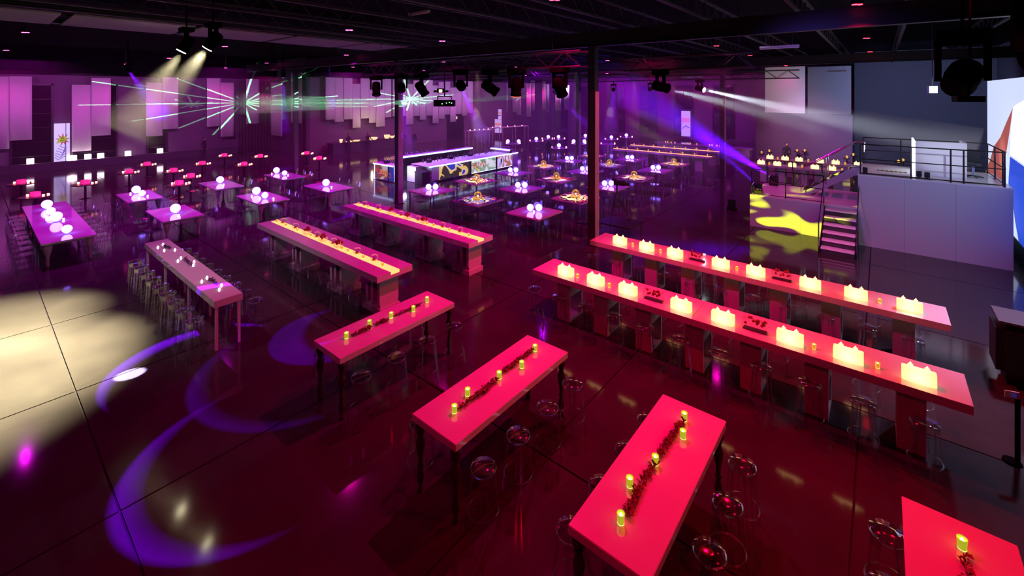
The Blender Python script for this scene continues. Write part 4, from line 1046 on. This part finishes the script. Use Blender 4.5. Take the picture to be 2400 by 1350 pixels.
for q in range(8): P_bot.put('bottle on the near end counter of the bar, %s from left' % ORD[q], 'bottle', (-24.5 + .22 * q, 16.8, H_ + .05), 0, 'bottles on the end counter')

for q, (x, y) in enumerate(((-22.2, 18.7), (-22.25, 20.6), (-22.2, 22.4), (-23.9, 16.75))):
    o = thing('ice_tub', 'dark tub of bottles on the bar counter, %s from the pillar side' % ORD[q], 'tub', (x, y, H_ + .05), 0, 'dark bottle tubs')
    MB().lathe([(.17, 0), (.24, .16), (.25, .17), (.16, .02)], 16, caps=False).obj('tub', M_black, o, True)
    bm_ = MB()
    for r_ in range(7): bm_.lathe([(.03, .03), (.032, .17), (.012, .22), (.012, .28)], 7, (.12 * math.cos(r_ * .9), .12 * math.sin(r_ * .9), 0))
    bm_.obj('bottles', M_bottle, o)['kind'] = 'stuff'
# kitchen counter behind the hall with food and warm lamps
kc = thing('food_counter', 'long dark food counter with warm glowing dishes under the stepped banners', 'counter', (-38.0, 24.3, 0), PI / 2)
MB().bx(-3.6, 3.6, -.5, .5, 0, .9).obj('base', M_walldark, kc); MB().bx(-3.7, 3.7, -.55, .55, .9, .95).obj('worktop', M_wood, kc)
M_warmdish = glow('glowing_dish', (1.0, .62, .30), 1.3, False)  # warm lamplight put into the dishes as their own emission
for k, (y, L, h) in enumerate(((21.6, .3, .3), (22.5, .8, .08), (23.2, .6, .1), (24.9, .9, .22), (26.5, .6, .35), (27.1, .4, .2), (27.6, .4, .25))):
    o = thing('serving_dish', 'warm glowing serving dish on the food counter, %s from its left' % ORD[k], 'dish', (-37.8, y, .95), 0, 'warm serving dishes')
    MB().lathe([(L * .30, 0), (L * .45, h * .4), (L * .5, h)], 12).obj('dish', M_warmdish, o)
lamp('food_light', 'POINT', (-37.3, 24.5, 2.4), 30, (1, .75, .45), size=.1)
# service door and its frame
d = struct(MB().bx(XM, XM + .06, 35.5, 38.2, 0, 3.0).obj('door_4', M_blackmatte)); MB().bx(XM + .06, XM + .09, 36.6, 37.1, 2.35, 2.65).obj('door_window', glow('door_window_glow', (.9, .7, .5), .9, False), d)

# ------------------------------------------------------------------ stages
bsg = thing('high_stage', 'tall white-clad stage block with the booth on top', 'stage', (0, 0, 0))
SX0, SX1, SY0, SY1, SZ = -.65, 3.13, 20.38, 23.7, 2.53
for k in range(3):
    a, b = SX0 + (SX1 - SX0) * k / 3, SX0 + (SX1 - SX0) * (k + 1) / 3
    MB().bx(a + .002, b - .002, SY0, SY0 + .04, 0, SZ - .04).obj('front_panel', M_stage, bsg)
MB().bx(SX0, SX0 + .04, SY0 + .04, SY1, 0, SZ - .04).obj('side_panel', M_stage, bsg); MB().bx(SX1 - .04, SX1, SY0 + .04, SY1, 0, SZ - .04).obj('side_panel', M_stage, bsg)
MB().bx(SX0, SX1, SY0, SY1, SZ - .04, SZ).obj('deck', M_stagetop, bsg)
lsg = thing('low_stage', 'low white stage splashed with yellow light beside the steps', 'stage', (0, 0, 0))
LX0, LZ = -4.18, 1.28
for k in range(2):
    a = LX0 + 1.765 * k; MB().bx(a + .002, a + 1.763, 20.5, 20.54, 0, LZ - .04).obj('front_panel', M_stage, lsg)
MB().bx(LX0, LX0 + .04, 20.54, 23.8, 0, LZ - .04).obj('side_panel', M_stage, lsg)
MB().bx(LX0, SX0 - .01, 20.5, 23.8, LZ - .04, LZ).obj('deck', M_stagetop, lsg)
# front steps
st = thing('stage_steps', 'pink-lit steps with handrails leading up to the low stage', 'stairs', (-1.14, 18.6, 0)); 
for k in range(6):
    z = 1.28 * (k + 1) / 6.5; y = -.10 + .31 * k
    MB().bx(-.46, .46, y, y + .31, z - .04, z).obj('tread', M_stage, st); MB().bx(-.46, .46, y + .02, y + .035, z - .19, z - .04).obj('riser', M_joist, st); MB().bx(-.46, .46, y - .012, y + .03, z - .042, z + .004).obj('nosing', M_banner, st)  # risers darkened and nosings whitened, painting in light from above
for s in (-1, 1):
    MB().poly([(s * .48, -.10, 0), (s * .48, -.10, .16), (s * .48, 1.80, 1.24), (s * .48, 1.80, .0)], (s, 0, 0), .03).obj('stringer', M_black, st)
    MB().path([(s * .52, -.05, 0), (s * .52, -.05, .95), (s * .52, 1.80, 2.15), (s * .52, 1.80, 1.2)], .02).obj('handrail', M_chrome, st)
# diagonal side stairs
ds = thing('side_stairs', 'yellow-splashed side stairs climbing from the low stage to the high one', 'stairs', (-2.62, 22.0, LZ))
for s in (0, .9): MB().poly([(0, s, 0), (.35, s, 0), (1.97, s, 1.05), (1.97, s, 1.25), (1.75, s, 1.25)], (0, 1, 0), .04).obj('stringer', M_stage, ds)
for k in range(6):
    z = 1.25 * (k + 1) / 6.5; x = .10 + .30 * k
    MB().bx(x, x + .30, .04, .9, z - .035, z).obj('tread', M_black, ds); MB().bx(x, x + .025, .04, .9, z, z + .008).obj('nosing', M_banner, ds)
for s in (-.02, .96):
    MB().path([(.05, s, .1), (.05, s, 1.0), (1.8, s, 2.20), (2.1, s, 2.20), (2.1, s, 1.9)], .02).path([(.9, s, .5), (.9, s, 1.58)], .018).obj('handrail', M_chrome, ds)
# railings
def railing(name_lab, pts, z0, h, posts, mid=True):
    o = thing('stage_railing', name_lab, 'railing', (0, 0, 0), 0, 'black stage railings')
    MB().path([(x, y, z0 + h) for x, y in pts], .022).obj('top_rail', M_black, o)
    if mid: MB().path([(x, y, z0 + h * .52) for x, y in pts], .018).obj('middle_rail', M_black, o)
    MB().path([(x, y, z0 + .06) for x, y in pts], .015).obj('bottom_rail', M_black, o)
    for x, y in posts: MB().tube((x, y, z0), (x, y, z0 + h), .024, n=6).obj('post', M_black, o)
railing('black railing along the front of the high stage', [(-.58, 20.42), (2.95, 20.42)], SZ, 1.08, [(-.58, 20.42), (.78, 20.42), (1.75, 20.42), (2.05, 20.42), (2.95, 20.42)])
railing('black railing on the right end of the high stage', [(2.98, 20.5), (2.98, 23.6)], SZ, 1.08, [(2.98, 20.9), (2.98, 22.2), (2.98, 23.6)])
railing('thin railing along the back of the high stage', [(-.58, 23.65), (2.95, 23.65)], SZ, 1.08, [(-.58, 23.65), (.6, 23.65), (1.8, 23.65)])
railing('black railing along the front of the low stage', [(-4.12, 20.55), (-1.68, 20.55)], LZ, 1.05, [(-4.12, 20.55), (-2.92, 20.55), (-1.68, 20.55)])
railing('black railing along the back of the low stage', [(-4.12, 23.75), (-2.0, 23.75)], LZ, 1.05, [(-4.12, 23.75), (-3.1, 23.75), (-2.0, 23.75)])
# booth
bt = thing('dj_booth', 'white booth with a glowing left side on the high stage', 'booth', (0, 0, 0))
MB().bx(.94, 2.25, 21.6, 21.66, SZ, 3.74).obj('front_panel', M_stagetop, bt, bevel=.005)
MB().bx(2.19, 2.25, 21.66, 22.9, SZ, 3.74).obj('side_panel', M_stagetop, bt)
MB().bx(.90, .94, 21.6, 23.1, SZ, 3.74).obj('glowing_side', glow('booth_led', (.85, .92, 1.0), 2.5), bt)
MB().bx(.94, 2.19, 21.7, 22.4, 3.45, 3.50).obj('desk', M_black, bt)
tag(MB().box(0, 0, 0, .25, .18, .02).obj('paper_sheet', M_banner), 'white paper sheet lying on top of the booth', 'paper'); bpy.data.objects['paper_sheet'].location = (1.25, 21.95, 3.512)
hz = thing('hazard_strip', 'black and yellow hazard strip on the floor of the high stage', 'strip', (.30, 21.9, SZ))
MB().bx(-.42, .42, -.10, .10, 0, .012).obj('black_strip', M_hazblack, hz)
for k in range(6): MB().poly([(-.38 + .13 * k, -.07, .013), (-.33 + .13 * k, -.07, .013), (-.29 + .13 * k, .07, .013), (-.34 + .13 * k, .07, .013)], (0, 0, 1), .002).obj('yellow_stripe', M_hazyel, hz)
for k, (x, y, z, lab) in enumerate(((-.45, 20.62, SZ, 'small black floor light at the left corner of the high stage'), (1.0, 20.8, SZ, 'tall black floor light before the booth'), (1.20, 20.7, SZ, 'small black floor light before the booth front'))):
    o = thing('floor_light', lab, 'light', (x, y, z), 0, 'small stage floor lights'); MB().bx(-.07, .07, -.05, .05, .05, .24).obj('body', M_black, o, bevel=.01); MB().bx(-.09, .09, -.07, .07, 0, .03).bx(-.02, .02, -.02, .02, .03, .06).obj('foot', M_black, o)
c_ = tag(MB().path([(-.4, 20.6, SZ + .01), (.6, 20.55, SZ + .01), (1.4, 20.75, SZ + .01), (2.1, 20.6, SZ + .01), (2.9, 20.75, SZ + .01)], .012).obj('cable', M_black), 'black cable snaking along the front edge of the high stage', 'cable')
o = thing('office_chair', 'grey swivel chair to the right of the booth on the high stage', 'chair', (2.45, 22.1, SZ))
MB().bx(-.2, .2, -.2, .2, .42, .48).obj('seat', M_walldark, o, bevel=.02); MB().bx(-.2, .2, .18, .22, .5, .95).obj('backrest', M_joist, o, bevel=.015); MB().tube((0, 0, .06), (0, 0, .42), .03).obj('gas_post', M_chrome, o)
for k in range(5): MB().tube((0, 0, .08), (.26 * math.cos(k * 1.257), .26 * math.sin(k * 1.257), .03), .02, n=5).obj('foot_arm', M_black, o)
# moving heads on the low stage throwing the blue beams
B1P = aty(1813, 408, 23.2); B2P = aty(1790, 418, 21.0)
for p, lab in ((Vector((-3.75, 23.2, LZ + .3)), 'moving head on the back edge of the low stage throwing the blue beam'), (Vector((-3.95, 20.85, LZ + .32)), 'black moving head on the left front corner of the low stage')):
    o = thing('moving_head_light', lab, 'spotlight', p, 0, 'moving head spotlights')
    MB().bx(-.17, .17, -.14, .14, -.30, -.17).obj('base', M_black, o, bevel=.01); MB().bx(-.16, -.12, -.04, .04, -.18, .12).bx(.12, .16, -.04, .04, -.18, .12).obj('yoke', M_black, o)
    h = MB().lathe([(.05, -.16), (.10, -.13), (.11, .05), (.10, .17)], 14).obj('head', M_black, o, True); dd = Vector((-.82, .3, .35)); h.rotation_euler = dd.to_track_quat('Z', 'Y').to_euler()
    h2 = MB().lathe([(.085, .17), (.085, .18)], 14).obj('lens', M_bluelens, o); h2.rotation_euler = h.rotation_euler
p = at(1715, 492); o = thing('floor_monitor', 'black wedge fixture on the floor left of the low stage', 'light', p, .3); MB().bx(-.22, .22, -.16, .16, 0, .12).obj('foot', M_black, o, bevel=.01); MB().bx(-.16, .16, -.12, .12, .12, .5).obj('head', M_black, o, bevel=.02)
# video wall
vw = thing('video_wall', 'huge LED video wall with an abstract red, white and blue picture', 'screen', (0, 0, 0))
SXW = 3.42
MB().bx(SXW, SXW + .12, 12.0, 27.1, .68, 5.95).obj('screen_face', M_screen, vw)
MB().bx(SXW - .01, SXW + .5, 12.0, 27.12, 0, .66).obj('black_base', M_black, vw)
MB().bx(SXW + .12, SXW + .4, 12.0, 27.1, .66, 5.95).obj('screen_frame', M_black, vw)
def sp(pts): return [tuple(atx(u, v, SXW) - Vector((.004, 0, 0))) for u, v in pts]
MB().poly(sp([(2374, 254), (2358, 290), (2345, 322), (2330, 343), (2322, 372), (2311, 400), (2313, 438), (2322, 436), (2346, 442), (2352, 400), (2360, 352), (2368, 300)]), (-1, 0, 0), .004).obj('brown_shape', M_scrbrown, vw)
wp = sp([(2376, 250), (2400, 235), (2460, 225), (2460, 430), (2400, 385), (2368, 362), (2370, 300)])
MB().poly(wp, (-1, 0, 0), .003).obj('white_shape', M_scrwhite, vw)
MB().poly(sp([(2368, 367), (2400, 390), (2460, 440), (2460, 700), (2400, 597), (2390, 575), (2380, 520), (2374, 470), (2364, 430)]), (-1, 0, 0), .004).obj('blue_shape', M_scrblue, vw)
# speaker stack in the right foreground
o = thing('control_desk', 'big black console box at the right edge, behind the long red table', 'console', (2.42, 12.80, 0))
MB().bx(-.75, .85, -.55, .35, .12, 1.15).obj('cabinet', M_black, o, bevel=.12); MB().bx(-.72, .82, -.50, .30, 1.15, 1.19).obj('top_board', M_walldark, o); MB().bx(-.6, 1.0, -.4, .2, 0, .12).obj('plinth', M_black, o)
p = at(2372, 925, 1.0)
o = thing('name_card', 'small white card on a black stand at the right edge of the picture', 'card', (p.x, p.y, 0)); MB().box(0, 0, 1.0, .16, .01, .10, .3).obj('card', M_banner, o); MB().tube((.06, .03, 0), (.06, .03, .95), .03, n=8).lathe([(.11, 0), (.10, .03)], 12).obj('stand', M_fix, o)
MB().box(.02, -.008, 1.0, .05, .004, .05, .3).obj('printed_mark', glow('card_mark', (.1, .05, .5), .2, False), o)

# camera on tripod, riser and dark stool behind the central pillar
p = Vector((-8.0, 16.0, 0))
o = thing('riser', 'low black camera platform behind the central pillar', 'platform', p)
MB().bx(-.5, .9, -.6, .6, .45, .50).obj('deck', M_black, o)
for a in (-.45, .85):
    for b in (-.55, .55): MB().tube((a, b, 0), (a, b, .45), .02, n=6).obj('leg', M_black, o)
o = thing('camera_tripod', 'video camera on a black tripod behind the central pillar', 'tripod', p + Vector((.1, 0, .5)))
for a in (0.5, 2.6, 4.7): MB().tube((0, 0, 1.15), (.48 * math.cos(a), .48 * math.sin(a), 0), .018, n=6).obj('leg', M_black, o)
MB().path([(.2 * math.cos(a), .2 * math.sin(a), .55) for a in (0.5, 2.6, 4.7, .5)], .010, 5).obj('spreader', M_black, o)
MB().tube((0, 0, 1.1), (0, 0, 1.4), .035).obj('fluid_head', M_black, o)
MB().bx(-.10, .34, -.08, .08, 1.4, 1.56).tube((.34, 0, 1.48), (.50, 0, 1.48), .06, .07, 12).bx(-.2, .0, -.06, .0, 1.56, 1.64).path([(-.02, 0, 1.56), (0, 0, 1.66), (.25, 0, 1.66), (.27, 0, 1.56)], .012).obj('video_camera', M_black, o)
o = thing('black_stool', 'dark square stool left of the foot of the central pillar', 'stool', (-8.75, 14.9, 0))
MB().bx(-.2, .2, -.2, .2, .52, .57).obj('seat', M_black, o, bevel=.01)
for a in (-1, 1):
    for b in (-1, 1): MB().tube((a * .17, b * .17, .52), (a * .19, b * .19, 0), .014, n=5).obj('leg', M_black, o)
MB().path([(.18, .18, .22), (-.18, .18, .22), (-.18, -.18, .22), (.18, -.18, .22), (.18, .18, .22)], .010, 5).obj('stretcher', M_black, o)

# ------------------------------------------------------------------ people (small far figures)
def person(label, loc, rz, pose='stand', shirt=None):
    me = bpy.data.meshes.new('body'); J = {'pel': (0, 0, .95, .13), 'waist': (0, .0, 1.12, .125), 'chest': (0, .0, 1.35, .145), 'neck': (0, 0, 1.50, .055), 'head': (0, -.015, 1.63, .095), 'top': (0, -.01, 1.73, .07)}
    E = [('pel', 'waist'), ('waist', 'chest'), ('chest', 'neck'), ('neck', 'head'), ('head', 'top')]
    for s, n in ((-1, 'l'), (1, 'r')):
        J[n + 'sh'] = (s * .19, 0, 1.42, .06); J[n + 'el'] = (s * .25, .03 if pose == 'stand' else -.02, 1.15, .045); J[n + 'wr'] = (s * .24, -.05 if pose == 'stand' else -.24, .92 if pose == 'stand' else 1.08, .032); J[n + 'ha'] = (s * .235, -.08 if pose == 'stand' else -.33, .83 if pose == 'stand' else 1.08, .035)
        J[n + 'hip'] = (s * .10, 0, .88, .095); J[n + 'kn'] = (s * .11, -.02, .48, .06); J[n + 'an'] = (s * .12, .02, .08, .045); J[n + 'to'] = (s * .13, -.14, .035, .035)
        E += [('chest', n + 'sh'), (n + 'sh', n + 'el'), (n + 'el', n + 'wr'), (n + 'wr', n + 'ha'), ('pel', n + 'hip'), (n + 'hip', n + 'kn'), (n + 'kn', n + 'an'), (n + 'an', n + 'to')]
    ks = list(J); me.from_pydata([J[k][:3] for k in ks], [(ks.index(a), ks.index(b)) for a, b in E], [])
    b = bpy.data.objects.new('body', me); C.objects.link(b)
    b.modifiers.new('skin', 'SKIN'); sv = me.skin_vertices[0].data
    for i, k in enumerate(ks): sv[i].radius = (J[k][3], J[k][3] * (.75 if k in ('pel', 'waist', 'chest') else 1)); sv[i].use_root = (k == 'pel')
    b.modifiers.new('sub', 'SUBSURF').levels = 1; b.modifiers['sub'].render_levels = 1
    me.materials.append(M_suit)
    o = thing('person', label, 'person', loc, rz, None); b.parent = o
    MB().ball((0, -.02, 1.64), .095, 12, 9, 1.2).obj('face', M_skin, o, True); MB().ball((0, .01, 1.68), .10, 12, 8, 1.0).obj('hair', M_blackmatte, o, True)
    for s in (-1, 1):
        hm = MB(); hx, hy, hz = J[('l' if s < 0 else 'r') + 'ha'][:3]
        hm.box(hx, hy, hz, .03, .07, .08)
        for q in range(4): hm.tube((hx, hy - .03 + .02 * q, hz - .03), (hx, hy - .035 + .022 * q, hz - .10 + .008 * abs(q - 1.5)), .009, .007, 5)
        hm.tube((hx, hy - .035, hz + .01), (hx - s * .02, hy - .07, hz - .04), .011, .008, 5)
        hm.obj('hand', M_skin, o)
    if shirt: MB().poly([(-.06, -.118, 1.44), (.06, -.118, 1.44), (0, -.122, 1.15)], (0, -1, 0), .006).obj('shirt_front', M_shirt, o)
    return o
person('dark-clothed person standing by the left wall behind the lounge tables', at(478, 372), 2.2)
person('cook in dark clothes at the left end of the food counter', (-37.2, 22.0, 0), -PI / 2 + PI, 'reach')
person('cook in dark clothes bending over the middle of the food counter', (-37.2, 24.0, 0), PI / 2, 'reach')
person('dark figure standing behind the bar pillar, left one', at(948, 354), 1.6)
person('dark figure standing behind the bar pillar, right one', at(970, 351), 1.4)
person('person in dark clothes walking among the far round tables', at(1286, 378), 1.2)
person('dark figure standing before the pale partition behind the lantern tables', (-5.4, 38.5, 0), .3)

# ------------------------------------------------------------------ haze: cones of theatrical smoke where the beams cross the room
def beam(src, dst, r0, r1, dens, energy, color, label, cone, name='beam_haze', z=True):
    s, d = Vector(src), Vector(dst); dr = (d - s).normalized()
    o = MB().tube(s + dr * .34, d, r0, r1, 20).obj(name, haze('haze_%s' % label.replace(' ', '_'), dens))
    tag(o, label, 'haze', None, 'stuff')
    if energy: lamp('beam_lamp', 'SPOT', s + dr * .36, energy, color, d, cone, 1.0, .05)
    return o
beam(S1P, S1P.lerp(POOL, .36), .14, .75, .003, 0, None, 'warm smoky beam under the right ceiling spotlight of the pair', 0)
beam(S2P, S2P.lerp(POOL, .36), .14, .75, .003, 0, None, 'warm smoky beam under the left ceiling spotlight of the pair', 0)
W1 = aty(1640, 208, 24.8); D1 = Vector((3.3, 24.0, 3.15))
beam(W1, W1.lerp(D1, .95), .16, .9, .16, 26000, COOL, 'long white smoky beam from the bright lens towards the booth', 9)
W2 = aty(1548, 205, 13.0); D2 = W2 + (Vector((0.8, 20.4, 3.6)) - W2) * .62
beam(W2, D2, .14, .55, .12, 5000, COOL, 'short pale smoky beam right of the central pillar', 10)
BA = Vector((-3.75, 23.2, LZ + .32)); BT_ = aty(1440, 190, 30.0)
beam(BA, BA + (BT_ - BA) * .9, .08, 1.5, .06, 60000, BLU, 'broad blue smoky beam rising from the low stage', 15)
BC = Vector((-3.95, 20.85, LZ + .34)); 
beam(BC, aty(1640, 315, 26.0), .06, .35, .06, 12000, BLU, 'thin blue smoky beam rising from the left front corner of the low stage', 8)
for (u, v, D, tu, tv, tz, r, e, lab) in ((1080, 203, 12.6, 1140, 335, 0, 1.1, 5200, 'blue smoky beam falling right of the hanging laser'), (940, 208, 13.6, 962, 380, 0, .8, 3000, 'blue smoky beam falling beside the bar pillar'),
                                         (300, 164, 26, 420, 330, 0, 2.2, 2600, 'blue smoky fan beam before the left wall'), (664, 175, 30, 670, 395, 0, .8, 1600, 'deep blue smoky shaft above the slim pillar'),
                                         (1301, 217, 20, 1500, 420, 0, .8, 1600, 'thin violet smoky beam left of the central pillar'), (1438, 210, 22, 1430, 330, 0, 1.2, 2600, 'violet smoky beam before the third window')):
    s = atd(u, v, D); t = at(tu, tv)
    beam(s, s.lerp(t, .6), .10, r * .6, .05, e * 7, VIO, lab, 2 * math.degrees(math.atan(r / (t - s).length)))
LS = atd(1030, 241, 12.3)
tgt = atx(566, 243, -45.0)
beam(LS, LS.lerp(tgt, .97), .02, 1.0, .05, 0, None, 'green smoky laser fan stretching left from the hanging laser', 0, 'laser_haze')
def bars(nt, M, u, v):
    f = M('ABSOLUTE', M('SUBTRACT', M('FRACT', M('MULTIPLY', v, 260)), 0.5)); return M('LESS_THAN', f, 0.17)
gobo(lamp('laser_lamp', 'SPOT', past(LS, tgt, .5), 42000, (.25, 1.0, .55), tgt, 3.2, .0, .001), bars)

tag(MB().bx(-38.5, -5.2, 13.0, 54.5, 0.05, 6.6).obj('hall_haze', haze('hall_haze', 0.005)), 'thin violet smoke hanging over the back of the hall', 'haze', None, 'stuff')
tag(MB().bx(-45.0, -17.5, -8.0, 12.9, 0.05, 6.6).obj('hall_haze', haze('aisle_haze', 0.0022)), 'thin smoke hanging over the dining tables at the left', 'haze', None, 'stuff')
